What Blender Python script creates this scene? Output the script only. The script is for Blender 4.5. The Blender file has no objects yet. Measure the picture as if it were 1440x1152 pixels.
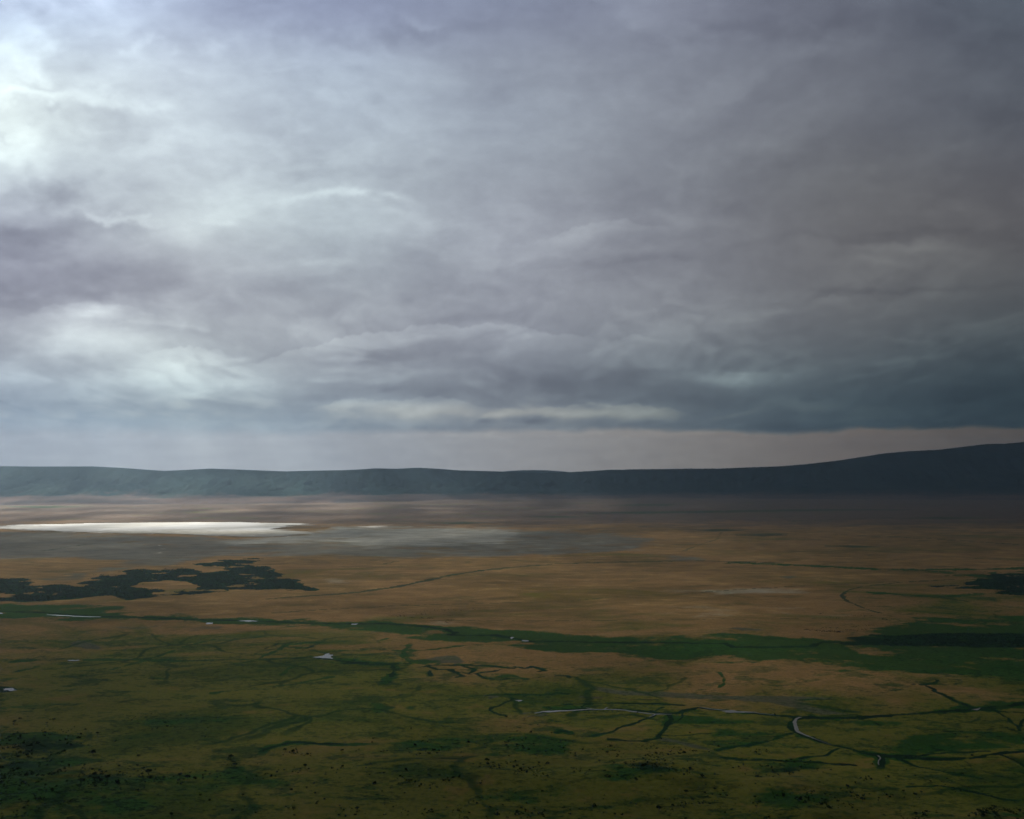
import bpy, math, random
import numpy as np

random.seed(7)
RNG = np.random.default_rng(11)
scene = bpy.context.scene
col = scene.collection

# ------------------------------------------------------------------ camera, world, sun, exposure
H = 600.0                 # height of the rim viewpoint above the crater floor, metres
F = 1275.0                # focal length in pixels of a 1440 pixel wide picture
HY = 655.0                # eye level row
cam_d = bpy.data.cameras.new('camera')
cam = bpy.data.objects.new('camera', cam_d)
col.objects.link(cam)
cam.location = (0, 0, H)
cam.rotation_euler = (math.radians(90), 0, 0)
cam_d.sensor_width = 36.0
cam_d.lens = 36.0 * F / 1440.0
cam_d.shift_y = (HY - 576.0) / 1440.0
cam_d.clip_start = 0.5
cam_d.clip_end = 400000
scene.camera = cam

SUN_AZ, SUN_EL = math.radians(-38), math.radians(42)
SUN_STRENGTH = 5.0
HAZE_DENSITY = 1.2e-5
HAZE_COLOR = (0.57, 0.78, 1.0, 1)
HAZE_ANISO = 0.5
SKY_GAIN = 0.379

world = bpy.data.worlds.new('World')
scene.world = world
world.use_nodes = True
wn = world.node_tree
wn.nodes.clear()
wo = wn.nodes.new('ShaderNodeOutputWorld')
wb = wn.nodes.new('ShaderNodeBackground')
ws = wn.nodes.new('ShaderNodeTexSky')
ws.sky_type = 'NISHITA'
ws.sun_disc = False
ws.sun_elevation = SUN_EL
ws.sun_rotation = SUN_AZ
wb.inputs['Strength'].default_value = 0.1
wn.links.new(ws.outputs[0], wb.inputs[0])
wn.links.new(wb.outputs[0], wo.inputs['Surface'])

sd = bpy.data.lights.new('sun', 'SUN')
sun = bpy.data.objects.new('sun', sd)
col.objects.link(sun)
sd.energy = SUN_STRENGTH
sd.angle = math.radians(0.5)
sd.color = (1.0, 0.95, 0.87)
sdir = (math.cos(SUN_EL) * math.sin(SUN_AZ), math.cos(SUN_EL) * math.cos(SUN_AZ), math.sin(SUN_EL))
from mathutils import Vector
sun.rotation_euler = Vector(sdir).to_track_quat('Z', 'Y').to_euler()
sun.location = (-3000, 3000, 4000)

vs = scene.view_settings
vs.view_transform = 'Standard'
vs.look = 'None'
vs.exposure = 1.4
vs.gamma = 1.0
vs.use_curve_mapping = False
scene.render.engine = 'CYCLES'
cy = scene.cycles
cy.use_denoising = True
try:
    cy.denoiser = 'OPENIMAGEDENOISE'
    cy.denoising_prefilter = 'FAST'
except Exception:
    pass
cy.max_bounces = 4
cy.diffuse_bounces = 1
cy.glossy_bounces = 1
cy.volume_bounces = 1
cy.transparent_max_bounces = 16
cy.sample_clamp_indirect = 4
cy.use_adaptive_sampling = False

# ------------------------------------------------------------------ numpy noise
def _hash(ix, iy, seed):
    h = (ix.astype(np.int64) * 374761393 + iy.astype(np.int64) * 668265263 + seed * 1442695041) & 0xFFFFFFFF
    h = ((h ^ (h >> 13)) * 1274126177) & 0xFFFFFFFF
    return (h ^ (h >> 16)) & 0xFFFFFFFF

def perlin(x, y, seed=0):
    xi = np.floor(x); yi = np.floor(y)
    fx = x - xi; fy = y - yi
    u = fx * fx * fx * (fx * (fx * 6 - 15) + 10)
    v = fy * fy * fy * (fy * (fy * 6 - 15) + 10)
    def g(dx, dy):
        a = _hash(xi + dx, yi + dy, seed) * (2 * math.pi / 4294967296.0)
        return np.cos(a) * (fx - dx) + np.sin(a) * (fy - dy)
    n0 = g(0, 0) * (1 - u) + g(1, 0) * u
    n1 = g(0, 1) * (1 - u) + g(1, 1) * u
    return (n0 * (1 - v) + n1 * v) * 1.5

def fbm(x, y, octaves=4, seed=0, gain=0.5, lac=2.03):
    s = np.zeros_like(x); a = 1.0; t = 0.0
    for o in range(octaves):
        s += a * perlin(x, y, seed + o * 17); t += a
        x = x * lac + 13.7; y = y * lac + 7.3; a *= gain
    return s / t

def sstep(a, b, x):
    t = np.clip((x - a) / (b - a), 0, 1)
    return t * t * (3 - 2 * t)

def srgb(c):
    c = np.asarray(c, float) / 255.0
    return np.where(c <= 0.04045, c / 12.92, ((c + 0.055) / 1.055) ** 2.4)

# ------------------------------------------------------------------ mesh helpers
def mesh_from(name, verts, faces, smooth=True):
    """verts (n,3) array, faces (m,3|4) int array, or a list of face tuples"""
    me = bpy.data.meshes.new(name)
    verts = np.asarray(verts, np.float32)
    if isinstance(faces, np.ndarray):
        n, k = faces.shape
        me.vertices.add(len(verts)); me.vertices.foreach_set('co', verts.ravel())
        me.loops.add(n * k); me.loops.foreach_set('vertex_index', faces.astype(np.int32).ravel())
        me.polygons.add(n)
        me.polygons.foreach_set('loop_start', np.arange(0, n * k, k, dtype=np.int32))
        me.polygons.foreach_set('use_smooth', np.full(n, smooth))
        me.update(calc_edges=True)
    else:
        me.from_pydata([tuple(map(float, v)) for v in verts], [], faces)
        me.update()
        for p in me.polygons:
            p.use_smooth = smooth
    return me

def link(name, me, mat=None, parent=None, **props):
    o = bpy.data.objects.new(name, me)
    col.objects.link(o)
    if mat is not None and me is not None and not me.materials:
        me.materials.append(mat)
    if parent is not None:
        o.parent = parent
    for k, v in props.items():
        o[k] = v
    return o

def grid_faces(nr, nc):
    i = np.arange(nr - 1)[:, None] * nc + np.arange(nc - 1)[None, :]
    i = i.ravel()
    return np.stack([i, i + 1, i + nc + 1, i + nc], 1)

def add_color(me, name, arr):
    at = me.attributes.new(name, 'FLOAT_COLOR', 'POINT')
    at.data.foreach_set('color', arr.astype(np.float32).ravel())

def flat_at(px, py):
    """point of the crater floor seen at a row and column of the 1440 wide picture"""
    Y = H * F / (py - HY)
    return (px - 720.0) / F * Y, Y

# ------------------------------------------------------------------ node helper
class NT:
    def __init__(self, name):
        self.m = bpy.data.materials.new(name)
        self.m.use_nodes = True
        self.t = self.m.node_tree
        self.t.nodes.clear()
    def n(self, kind, **kw):
        nd = self.t.nodes.new(kind)
        for k, v in kw.items():
            setattr(nd, k, v)
        return nd
    def l(self, a, b):
        self.t.links.new(a, b)
    def put(self, sock, v):
        if hasattr(v, 'is_linked') or isinstance(v, bpy.types.NodeSocket):
            self.l(v, sock)
        else:
            sock.default_value = v
    def math(self, op, a, b=0.0, c=None, clamp=False):
        nd = self.n('ShaderNodeMath', operation=op, use_clamp=clamp)
        self.put(nd.inputs[0], a); self.put(nd.inputs[1], b)
        if c is not None:
            self.put(nd.inputs[2], c)
        return nd.outputs[0]
    def mix(self, f, a, b, blend='MIX'):
        nd = self.n('ShaderNodeMix', data_type='RGBA', blend_type=blend)
        self.put(nd.inputs['Factor'], f)
        self.put(nd.inputs['A'], a); self.put(nd.inputs['B'], b)
        return nd.outputs['Result']
    def noise(self, vec, scale, detail=4, rough=0.55, dist=0.0):
        nd = self.n('ShaderNodeTexNoise')
        self.l(vec, nd.inputs['Vector'])
        nd.inputs['Scale'].default_value = scale
        nd.inputs['Detail'].default_value = detail
        nd.inputs['Roughness'].default_value = rough
        nd.inputs['Distortion'].default_value = dist
        return nd.outputs[0]
    def ramp(self, f, lo, hi):
        nd = self.n('ShaderNodeMapRange', clamp=True, interpolation_type='SMOOTHSTEP')
        self.put(nd.inputs[0], f)
        self.put(nd.inputs[1], lo); self.put(nd.inputs[2], hi)
        return nd.outputs[0]
    def out(self, shader, sock='Surface'):
        o = self.n('ShaderNodeOutputMaterial')
        self.l(shader, o.inputs[sock])
        return self.m
    def bsdf(self, color, rough=0.9, spec=0.1, **kw):
        b = self.n('ShaderNodeBsdfPrincipled')
        self.put(b.inputs['Base Color'], color)
        self.put(b.inputs['Roughness'], rough)
        b.inputs['Specular IOR Level'].default_value = spec
        for k, v in kw.items():
            self.put(b.inputs[k], v)
        return b.outputs[0]

def C(r, g, b):
    return (r, g, b, 1.0)

# ------------------------------------------------------------------ the sky: a wide cloud dome
XG = np.array([0, 240, 480, 720, 960, 1200, 1440], float)
YG = np.array([0, 80, 160, 240, 320, 400, 480, 540, 592, 640], float)
SKYG = np.array([
 [(178,196,226),(172,186,214),(150,160,190),(135,144,168),(125,130,148),(103,108,122),(80,88,100)],
 [(218,232,239),(210,223,235),(180,194,210),(150,158,172),(128,134,147),(108,112,122),(85,90,100)],
 [(230,242,240),(212,225,233),(184,197,210),(155,165,179),(135,140,151),(112,116,125),(85,90,99)],
 [(212,226,232),(203,214,222),(180,191,200),(160,168,178),(132,137,146),(105,107,111),(88,89,95)],
 [(160,165,180),(203,214,217),(176,188,196),(155,160,172),(130,133,142),(104,104,107),(86,85,88)],
 [(148,151,167),(168,171,182),(172,180,188),(154,159,169),(130,133,141),(107,108,111),(86,88,91)],
 [(180,186,192),(185,194,198),(162,166,174),(148,152,163),(122,126,133),(100,104,108),(70,78,83)],
 [(163,175,190),(180,190,195),(155,164,173),(124,132,142),(98,109,117),(76,88,95),(48,62,70)],
 [(118,132,149),(130,145,157),(122,134,146),(116,122,130),(92,102,110),(56,71,79),(36,50,57)],
 [(118,132,149),(130,145,157),(122,134,146),(116,122,130),(92,102,110),(56,71,79),(36,50,57)]], float)
LOWG = np.array([   # the lighter strip under the cloud base
 [(156,160,168),(164,167,172),(162,164,168),(158,156,154),(140,134,129),(112,103,96),(84,77,71)],
 [(156,160,168),(164,167,172),(156,160,166),(150,149,150),(130,126,121),(104,96,89),(76,70,64)]], float)

def box_blur(a, r):
    k = 2 * r + 1
    for ax in (0, 1):
        p = np.concatenate([np.repeat(np.take(a, [0], ax), r + 1, ax), a, np.repeat(np.take(a, [-1], ax), r, ax)], ax)
        c = np.cumsum(p, ax)
        n = a.shape[ax]
        a = (np.take(c, np.arange(k, k + n), ax) - np.take(c, np.arange(0, n), ax)) / k
    return a

def raster(xg, yg, g, W, Hh, s, blur):
    xs = np.arange(0, W, s); ys = np.arange(0, Hh, s)
    out = np.zeros((len(ys), len(xs), 3))
    lin = np.log(srgb(g) + 0.002)
    for c in range(3):
        rows = np.stack([np.interp(xs, xg, lin[j, :, c]) for j in range(len(yg))])
        for i in range(len(xs)):
            out[:, i, c] = np.interp(ys, yg, rows[:, i])
    for _ in range(3):
        out = box_blur(out, blur)
    return out

def lookup(r, s, x, y):
    x = np.clip(x / s, 0, r.shape[1] - 1.001); y = np.clip(y / s, 0, r.shape[0] - 1.001)
    xi = x.astype(int); yi = y.astype(int); fx = (x - xi)[..., None]; fy = (y - yi)[..., None]
    return (r[yi, xi] * (1 - fx) + r[yi, xi + 1] * fx) * (1 - fy) + (r[yi + 1, xi] * (1 - fx) + r[yi + 1, xi + 1] * fx) * fy

BLOBS = [  # cx, cy, rx, ry, tilt (deg), gain: thick dark and thin bright places of the overcast
 (88,268,42,17,8,-.50),(40,282,50,13,0,-.22),(70,324,95,12,-3,-.42),(20,345,60,14,0,-.25),(90,405,110,22,-4,-.22),(250,400,120,18,4,-.25),(180,372,90,14,-6,-.12),
 (15,487,42,12,-8,-.28),(140,512,34,11,0,-.22),(185,560,36,12,0,-.2),(60,560,60,16,5,-.16),(520,506,120,11,-3,-.20),
 (700,548,130,20,-4,-.22),(840,535,100,16,0,-.14),(1180,548,100,26,0,-.12),(560,46,120,11,-4,-.22),(1030,44,160,11,-5,-.16),(1380,50,100,24,6,-.18),
 (1290,405,110,4,0,-.2),(915,364,48,5,-6,-.16),(1130,220,110,22,-20,-.12),(1250,332,110,5,-2,-.16),(1050,262,100,18,-18,-.08),
 (1380,150,90,12,10,-.12),(500,230,90,8,0,-.10),(120,85,50,14,20,-.12),(60,122,26,4,0,-.18),(46,150,18,7,0,-.22),(160,180,60,14,15,-.12),(230,60,50,15,0,-.1),
 (2,190,8,7,0,-.3),(430,360,60,14,-8,-.14),(545,392,60,10,5,-.12),(330,240,80,10,-5,-.10),(640,345,70,18,5,-.08),(740,120,90,12,-8,-.08),(380,10,100,14,0,-.10),
 (15,68,34,22,0,.22),(60,132,90,11,4,.28),(130,152,44,7,-6,.20),(60,108,26,12,30,.2),(30,215,60,24,0,.22),(18,30,20,26,0,.06),(203,66,16,9,0,.22),(300,62,24,10,0,.12),
 (160,310,42,4,8,.34),(250,318,80,16,0,.18),(300,298,60,20,0,.16),(150,280,40,12,10,.12),(245,200,28,10,0,.14),(455,272,26,6,-4,.30),(540,276,44,5,10,.20),
 (605,34,34,6,3,.22),(395,54,22,12,0,.16),(330,55,30,14,0,.12),(395,196,34,8,-5,.12),(120,438,50,12,-4,.30),(95,468,60,24,-24,.32),(25,522,34,9,0,.24),(160,478,70,18,0,.28),
 (250,525,80,20,0,.26),(130,548,50,16,10,.24),(240,512,44,9,0,.1),(335,505,18,3,0,.16),(490,398,60,6,-6,.12),(470,375,30,6,-6,.12),(560,300,70,18,0,.06),
 (478,569,38,5,-2,.34),(535,556,34,8,0,.18),(610,574,70,10,0,.36),(655,580,24,6,0,.16),(715,582,24,5,-8,.5),(780,580,40,7,0,.40),(860,583,70,7,0,.42),(680,588,24,4,-25,.2),
 (560,578,60,12,0,.24),(900,578,60,8,0,.24),(1062,532,52,9,-2,.46),(1035,536,34,9,0,.2),(975,530,40,9,0,.22),(915,536,22,9,0,.12),(1290,350,60,7,4,.24),(1240,368,60,6,0,.14),(905,316,60,12,0,.12),
 (790,328,50,9,-6,.10),(1060,450,80,10,0,.10),(1180,425,22,7,0,.14),(1230,470,40,5,5,.14),(1300,440,50,7,0,.10),(1225,580,60,8,0,.16),(1360,540,80,5,0,.10),
 (1290,230,70,12,-12,.10),(1180,60,60,12,-10,.14),(1300,300,90,5,0,.08),(1400,560,60,8,0,-.1),
 (692,590,13,3,2,-.42),(755,592,17,3.2,3,-.50),(545,549,14,3,-10,-.16),(1110,604,40,5,6,-.34),(1300,598,140,6,0,-.1),(640,558,70,8,3,-.10),
]
BANKS = [  # top-lit cloud banks: upper edge points, fade depth, gain
 ([(350,512),(400,496),(450,482),(500,473),(545,464),(575,462),(600,458),(640,460),(665,457),(700,458),(735,459),(760,464),(800,470),(850,484)], 32, .15),
 ([(425,578),(470,566),(510,561),(560,564),(620,559),(690,572)], 16, .17),
 ([(740,580),(780,571),(830,568),(900,571),(970,581)], 13, .20),
 ([(10,452),(60,434),(120,424),(180,430),(240,452)], 34, .09),
 ([(200,500),(240,492),(290,494),(340,508)], 20, .12),
 ([(1180,492),(1230,478),(1290,476),(1340,490)], 18, .10),
 ([(1120,425),(1170,414),(1220,418),(1250,432)], 16, .10),
 ([(830,486),(880,474),(920,476),(960,488)], 16, .08),
 ([(1000,540),(1020,524),(1060,522),(1105,523)], 14, .14),
 ([(760,340),(830,316),(880,310),(930,318),(960,334)], 22, .10),
 ([(1180,585),(1210,575),(1250,574),(1290,583)], 12, .14),
]

def build_sky():
    RX, RZ = 70000.0, 26000.0
    el = np.concatenate([np.arange(-14, -2.5, 1.5), np.arange(-2.5, 2.0, 0.045), np.arange(2.0, 31, 0.075), np.arange(31, 89.5, 1.3), [89.9]])
    az = np.concatenate([np.arange(-180, -33, 1.5), np.arange(-33, 33, 0.075), np.arange(33, 180.1, 1.5)])
    A, E = np.meshgrid(np.radians(az), np.radians(el))
    nr, nc = A.shape
    dx = np.cos(E) * np.sin(A); dy = np.cos(E) * np.cos(A); dz = np.sin(E)
    r = 1.0 / np.sqrt((np.cos(E) / RX) ** 2 + (dz / RZ) ** 2)
    V = np.stack([dx * r, dy * r, dz * r + H], -1)
    # gnomonic-like angles on the sky, eased out past the part the layout below was made for
    a = np.tan(np.clip(A, -1.15, 1.15))
    a = np.where(np.abs(A) > 1.15, np.sign(A) * 2.23, a)
    b = np.tan(np.minimum(E, 1.45)) / np.maximum(np.cos(A), 0.35)
    px = 720 + F * a
    py = HY - F * b
    # the overcast as a flat deck above: noise coordinates crowd together towards the horizon
    D = 1.0 / (np.tan(np.clip(E, -0.02, 1.5)) + 0.17)
    qx = np.sin(A) * D; qy = np.cos(A) * D
    w1 = fbm(qx * 1.3, qy * 1.3, 4, 3); w2 = fbm(qx * 1.3 + 31, qy * 1.3 + 9, 4, 5)
    f1 = fbm(qx * 2.1 + 0.9 * w1, qy * 1.5 + 0.9 * w2, 6, 21, 0.48)
    f2 = fbm(qx * 5.5 + 1.4 * w2, qy * 3.4 + 1.4 * w1, 6, 41, 0.56)
    f3 = fbm(px / 60.0 + 1.5 * w1, py / 22.0 + 1.2 * w2, 5, 63, 0.5)
    # wispy outlines: positions shifted by turbulence that shrinks towards the horizon
    k = np.clip((HY - py) / 400.0, 0.12, 1.2)
    kl = np.clip((HY - py) / 400.0, -0.15, 3.0)
    sx = (fbm(px / 110.0, -6.67 * np.log(20 + 60 * kl), 5, 71, 0.55)) * 62 * (0.35 + k)
    sy = (fbm(px / 90.0 + 5, -8.0 * np.log(14 + 50 * kl), 5, 83, 0.55)) * 30 * k
    wx = px + sx; wy = py + sy
    s = 8
    base = raster(XG, YG, SKYG, 1448, 660, s, 4)
    low = raster(XG, np.array([606., 655.]), LOWG, 1448, 660, s, 3)
    lb = lookup(base, s, px, py)
    ll = lookup(low, s, px, py)
    g = np.zeros_like(px)
    for (cx, cyy, rx, ry, ang, gain) in BLOBS:
        c_, s_ = math.cos(math.radians(ang)), math.sin(math.radians(ang))
        X = wx - cx; Yy = wy - cyy
        u = (X * c_ + Yy * s_) / rx; v = (-X * s_ + Yy * c_) / ry
        d2 = u * u + v * v
        g += gain * 0.85 * np.exp(-d2 * 0.62)
    for pts, depth, gain in BANKS:
        xs = [p[0] for p in pts]; ys = [p[1] for p in pts]
        ed = np.interp(px, xs, ys) + 12.0 * fbm(px / 55.0, py / 300.0, 5, 99, .6) - 4 * np.abs(perlin(px / 21.0, py / 80.0, 7))
        d = py - ed
        side = sstep(xs[0] - 20, xs[0] + 50, px) * (1 - sstep(xs[-1] - 60, xs[-1] + 20, px))
        g += side * gain * (sstep(-1.5, 2.5, d) * np.exp(-np.maximum(d, 0) / depth) - 0.35 * np.exp(-np.abs(np.minimum(d, 0)) / 14) * (d < 0))
    amp = 0.66 - 0.24 * np.clip(px / 1440, 0, 1)
    f4 = fbm(px / 34.0 + 2.2 * w2, py / 15.0 + 2.0 * w1, 5, 151, 0.55)
    bil = 1 - 2.2 * np.abs(fbm(qx * 3.4 + 1.1 * w1, qy * 2.2 + 1.1 * w2, 5, 161, 0.52))
    kk = np.clip((HY - py) / 300.0, 0.2, 1.3)
    ex = (px - 720) / (210 * (0.35 + kk)) + 0.7 * fbm(px / 260.0, py / 130.0, 4, 175)
    ey = -3.0 * np.log(34 + np.clip(HY - py, -60, 3000) / 3.0) + 0.7 * fbm(px / 260.0, py / 130.0, 4, 177)
    e0 = fbm(ex, ey, 5, 171, 0.46)
    e1 = fbm(ex, ey - 0.16, 5, 171, 0.46)
    emb = np.clip((e0 - e1) * 1.8, -.22, .26) * sstep(-.25, .2, e0)
    g += emb * (0.20 + 0.32 * np.exp(-((py - 510) / 90.0) ** 2)) + 0.06 * sstep(-.10, .22, e0) - .03
    g += amp * (0.58 * f1 + 0.15 * f2 + 0.12 * f3 + 0.06 * f4)
    # dark stratus base with the lighter strip beneath
    edge = np.interp(px, [0, 250, 420, 600, 760, 900, 1030, 1110, 1200, 1440], [600, 606, 608, 606, 605, 603, 606, 609, 603, 601]) \
        + 6.0 * fbm(px / 70.0, py / 120.0, 6, 55, .6)
    soft = np.interp(px, [0, 300, 600, 1440], [18, 13, 6.0, 4.2]) * (1 + .8 * fbm(px / 50.0, py / 200.0, 3, 57))
    t = np.clip((py - edge + soft) / (2 * soft), 0, 1); t = t * t * (3 - 2 * t)
    gl = 0.09 * f3 + 0.10 * fbm(px / 90.0, py / 9.0, 5, 121) \
        + 0.10 * sstep(0.1, 0.5, fbm(px / 26.0, py / 10.0, 4, 131)) * np.exp(-np.abs(py - 612) / 16.0)
    L = lb * (1 - t[..., None]) + ll * t[..., None]
    G = g * (1 - t) + gl * t
    # pale slanting light shafts painted into the dome colour below its bright part
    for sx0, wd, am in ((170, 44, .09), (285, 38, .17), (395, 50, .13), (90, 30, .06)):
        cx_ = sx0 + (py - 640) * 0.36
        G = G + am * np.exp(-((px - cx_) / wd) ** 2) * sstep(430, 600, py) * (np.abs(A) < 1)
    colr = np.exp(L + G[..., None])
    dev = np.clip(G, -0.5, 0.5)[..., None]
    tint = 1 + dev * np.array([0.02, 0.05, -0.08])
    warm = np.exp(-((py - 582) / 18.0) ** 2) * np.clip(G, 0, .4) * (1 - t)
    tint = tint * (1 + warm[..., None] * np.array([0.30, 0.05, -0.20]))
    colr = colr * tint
    # out of view the overcast is kept dark to dim the floor, brighter sunward
    back = sstep(math.radians(40), math.radians(95), np.abs(A))
    hi = sstep(math.radians(29), math.radians(50), E)
    cosS = dx * sdir[0] + dy * sdir[1] + dz * sdir[2]
    glow = 0.045 + 0.60 * np.exp(-(1 - np.clip(cosS, -1, 1)) * 7.0)
    gen = np.exp(0.55 * f1 + 0.2 * f2)[..., None] * glow[..., None] * np.array([0.97, 1.0, 1.02])
    w = np.maximum(back, hi)[..., None]
    colr = colr * (1 - w) + gen * w
    colr = np.clip(colr * SKY_GAIN, 0, 2.0)
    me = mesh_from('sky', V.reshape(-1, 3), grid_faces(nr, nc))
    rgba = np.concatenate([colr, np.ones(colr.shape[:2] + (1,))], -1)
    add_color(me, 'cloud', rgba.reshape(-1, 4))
    # material: cloud light, and how much of the sun the deck lets through at each place
    n = NT('overcast')
    at = n.n('ShaderNodeAttribute', attribute_name='cloud')
    tc = n.n('ShaderNodeTexCoord')
    sep = n.n('ShaderNodeSeparateXYZ'); n.l(tc.outputs['Object'], sep.inputs[0])
    X, Y, Z = sep.outputs
    te = math.tan(SUN_EL)
    u = n.math('SUBTRACT', X, n.math('MULTIPLY', Z, math.sin(SUN_AZ) / te))
    v = n.math('SUBTRACT', Y, n.math('MULTIPLY', Z, math.cos(SUN_AZ) / te))
    cmb = n.n('ShaderNodeCombineXYZ'); n.l(u, cmb.inputs[0]); n.l(v, cmb.inputs[1])
    uvn = cmb.outputs[0]
    na = n.ramp(n.noise(uvn, 1 / 1000.0, 3, 0.5), .25, .75); nb = n.noise(uvn, 1 / 5200.0, 2, 0.5)
    total = None
    for (gx, gy, rx, ry, t_, pw) in SUN_MASK:
        du = n.math('DIVIDE', n.math('SUBTRACT', u, gx), rx)
        dv = n.math('DIVIDE', n.math('SUBTRACT', v, gy), ry)
        d = n.math('ADD', n.math('POWER', n.math('ABSOLUTE', du), pw), n.math('POWER', n.math('ABSOLUTE', dv), pw))
        d = n.math('ADD', d, n.math('MULTIPLY', n.math('SUBTRACT', na, 0.5), 1.3))
        d = n.math('MAXIMUM', d, 0.0)
        gss = n.math('MULTIPLY', n.math('EXPONENT', n.math('MULTIPLY', d, -1.0)), t_)
        total = gss if total is None else n.math('ADD', total, gss)
    br = n.ramp(nb, 0.35, 0.65)
    # the far openings are stretched into lanes to split the light into shafts
    mpl = n.n('ShaderNodeMapping'); mpl.inputs['Scale'].default_value = (1.0, 0.16, 1.0); n.l(uvn, mpl.inputs['Vector'])
    lane = n.ramp(n.noise(mpl.outputs[0], 1 / 900.0, 3, 0.55), .40, .60)
    fary = n.ramp(v, 9600.0, 11200.0)
    keep = n.math('SUBTRACT', 1.0, n.math('MULTIPLY', fary, n.math('MULTIPLY', n.math('SUBTRACT', 1.0, lane), 0.42)))
    total = n.math('MULTIPLY', total, keep)
    total = n.math('MULTIPLY', total, n.math('ADD', n.math('MULTIPLY', br, 0.35), 0.75), clamp=True)
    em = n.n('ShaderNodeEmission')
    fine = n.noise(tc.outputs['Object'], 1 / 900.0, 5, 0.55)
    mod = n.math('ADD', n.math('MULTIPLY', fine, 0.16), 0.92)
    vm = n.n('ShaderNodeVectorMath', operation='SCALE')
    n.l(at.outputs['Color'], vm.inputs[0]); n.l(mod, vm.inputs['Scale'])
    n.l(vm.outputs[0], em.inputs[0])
    tr = n.n('ShaderNodeBsdfTransparent')
    cc = n.n('ShaderNodeCombineColor')
    for i_ in range(3):
        n.l(total, cc.inputs[i_])
    n.l(cc.outputs[0], tr.inputs[0])
    ad = n.n('ShaderNodeAddShader')
    n.l(em.outputs[0], ad.inputs[0]); n.l(tr.outputs[0], ad.inputs[1])
    m = n.out(ad.outputs[0])
    m.cycles.emission_sampling = 'NONE'
    link('sky', me, m, kind='structure')

# unseen openings added in the dome to place sunlight on the floor: x, y, radii (metres on the floor), share of the sun, falloff power
SUN_MASK = [
    (-3600, 8900, 1900, 900, 0.08, 3.0),      # opening set to light the salt lake
    (-6000, 13600, 5200, 4300, 1.0, 2.0),    # opening shaped to light the far wall and the haze before it
    (-1500, 5200, 3000, 2700, 0.145, 2.2),
    (300, 2500, 1900, 900, 0.055, 2.0),     # weak opening set to lighten the dry plain
    (-600, 10500, 4200, 2600, 0.04, 2.0),
]
build_sky()

# ------------------------------------------------------------------ painting masks on the floor (in metres, world space)
def seg_dist(X, Y, pts):
    d = np.full(X.shape, 1e9)
    for (x0, y0), (x1, y1) in zip(pts[:-1], pts[1:]):
        vx, vy = x1 - x0, y1 - y0
        t = np.clip(((X - x0) * vx + (Y - y0) * vy) / (vx * vx + vy * vy + 1e-9), 0, 1)
        d = np.minimum(d, np.hypot(X - x0 - t * vx, Y - y0 - t * vy))
    return d

def in_poly(X, Y, pts):
    ins = np.zeros(X.shape, bool)
    n = len(pts)
    for i in range(n):
        x0, y0 = pts[i]; x1, y1 = pts[(i + 1) % n]
        if y0 == y1:
            continue
        c = ((y0 > Y) != (y1 > Y)) & (X < (x1 - x0) * (Y - y0) / (y1 - y0) + x0)
        ins ^= c
    return ins

def sub(px, py, pts, mx, my):
    xs = [p[0] for p in pts]; ys = [p[1] for p in pts]
    return np.nonzero((px > min(xs) - mx) & (px < max(xs) + mx) & (py > min(ys) - my) & (py < max(ys) + my))[0]

# polygons and lines are given in rows and columns of the photograph and turned into floor positions
RIVER = [(-80,856),(0,860),(60,862),(140,867),(220,869),(300,872),(400,875),(480,877),(540,877),(600,882),(628,885),(642,891),(632,893),(650,894),(700,894),(722,898),(742,902),(800,902.5),(880,903.5),(960,904),(1020,905),(1032,910),(1085,910),(1138,909),(1158,903),(1210,904),(1250,902),(1300,900),(1360,904),(1440,906),(1540,908)]
GREENPOLY = [(-90,849),(60,848),(120,851),(170,856),(140,862),(200,865),(300,868),(400,871),(480,873),(540,874),(600,880),(640,883),(700,887),(760,891),(830,896),(870,897),(940,894),(1040,891),(1100,896),(1180,895),(1230,889),(1250,877),(1290,869),(1360,872),(1440,866),(1560,862),(1560,962),(1440,957),(1330,946),(1260,944),(1200,936),(1120,931),(1040,930),(980,929),(920,928),(860,921),(800,916),(740,911),(690,907),(640,905),(600,900),(560,893),(500,888),(440,880),(360,878),(280,874),(180,872),(60,872),(-90,871)]
DARKMARSH = [(-90,808),(38,814),(46,822),(58,822),(112,824),(128,814),(138,808),(158,810),(180,803),(206,800),(240,799),(270,798),(280,793),(300,790),(330,785),(348,785),(362,787),(352,792),(378,799),(392,806),(400,812),(418,820),(436,829),(418,829),(360,831),(300,833),(240,838),(200,843),(175,844),(150,838),(100,842),(60,846),(-90,846)]
MARSHHOLES = [[(190,826),(200,820),(216,818),(240,817),(262,818),(284,827),(270,830),(210,830)],[(272,798),(310,796),(330,798),(322,803),(290,804)],[(205,833),(240,834),(225,838),(205,838)],[(-30,836),(12,835),(12,841),(-30,842)]]
MUDPOLY = [(-100,743),(60,747),(230,752),(380,757),(450,748),(470,740),(560,740),(660,741),(760,744),(830,748),(900,752),(925,760),(915,770),(860,778),(790,782),(700,783),(600,786),(540,788),(440,783),(350,782),(300,786),(250,796),(190,799),(140,806),(118,815),(60,820),(44,814),(100,806),(150,796),(160,790),(110,786),(60,788),(-100,790)]
MUDDARK = [(-100,752),(60,752),(120,760),(220,765),(300,778),(240,784),(150,786),(60,784),(-100,787)]
PALEMUD = [(470,742),(540,741),(640,742),(720,746),(730,756),(700,764),(600,768),(520,770),(470,760),(400,765),(330,768),(300,760),(420,752)]
SALTPOLY = [(-110,742),(0,740.4),(50,738.2),(140,736.2),(220,735.2),(330,734.8),(400,736.2),(428,736.6),(420,739),(395,741.5),(378,744),(400,746.5),(440,748.5),(446,750.5),(418,752),(400,754.5),(366,755.6),(330,754.6),(300,753.6),(268,752),(240,750.6),(195,750.2),(150,749),(100,748.5),(48,746),(20,743.8),(-110,745.5)]

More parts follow.
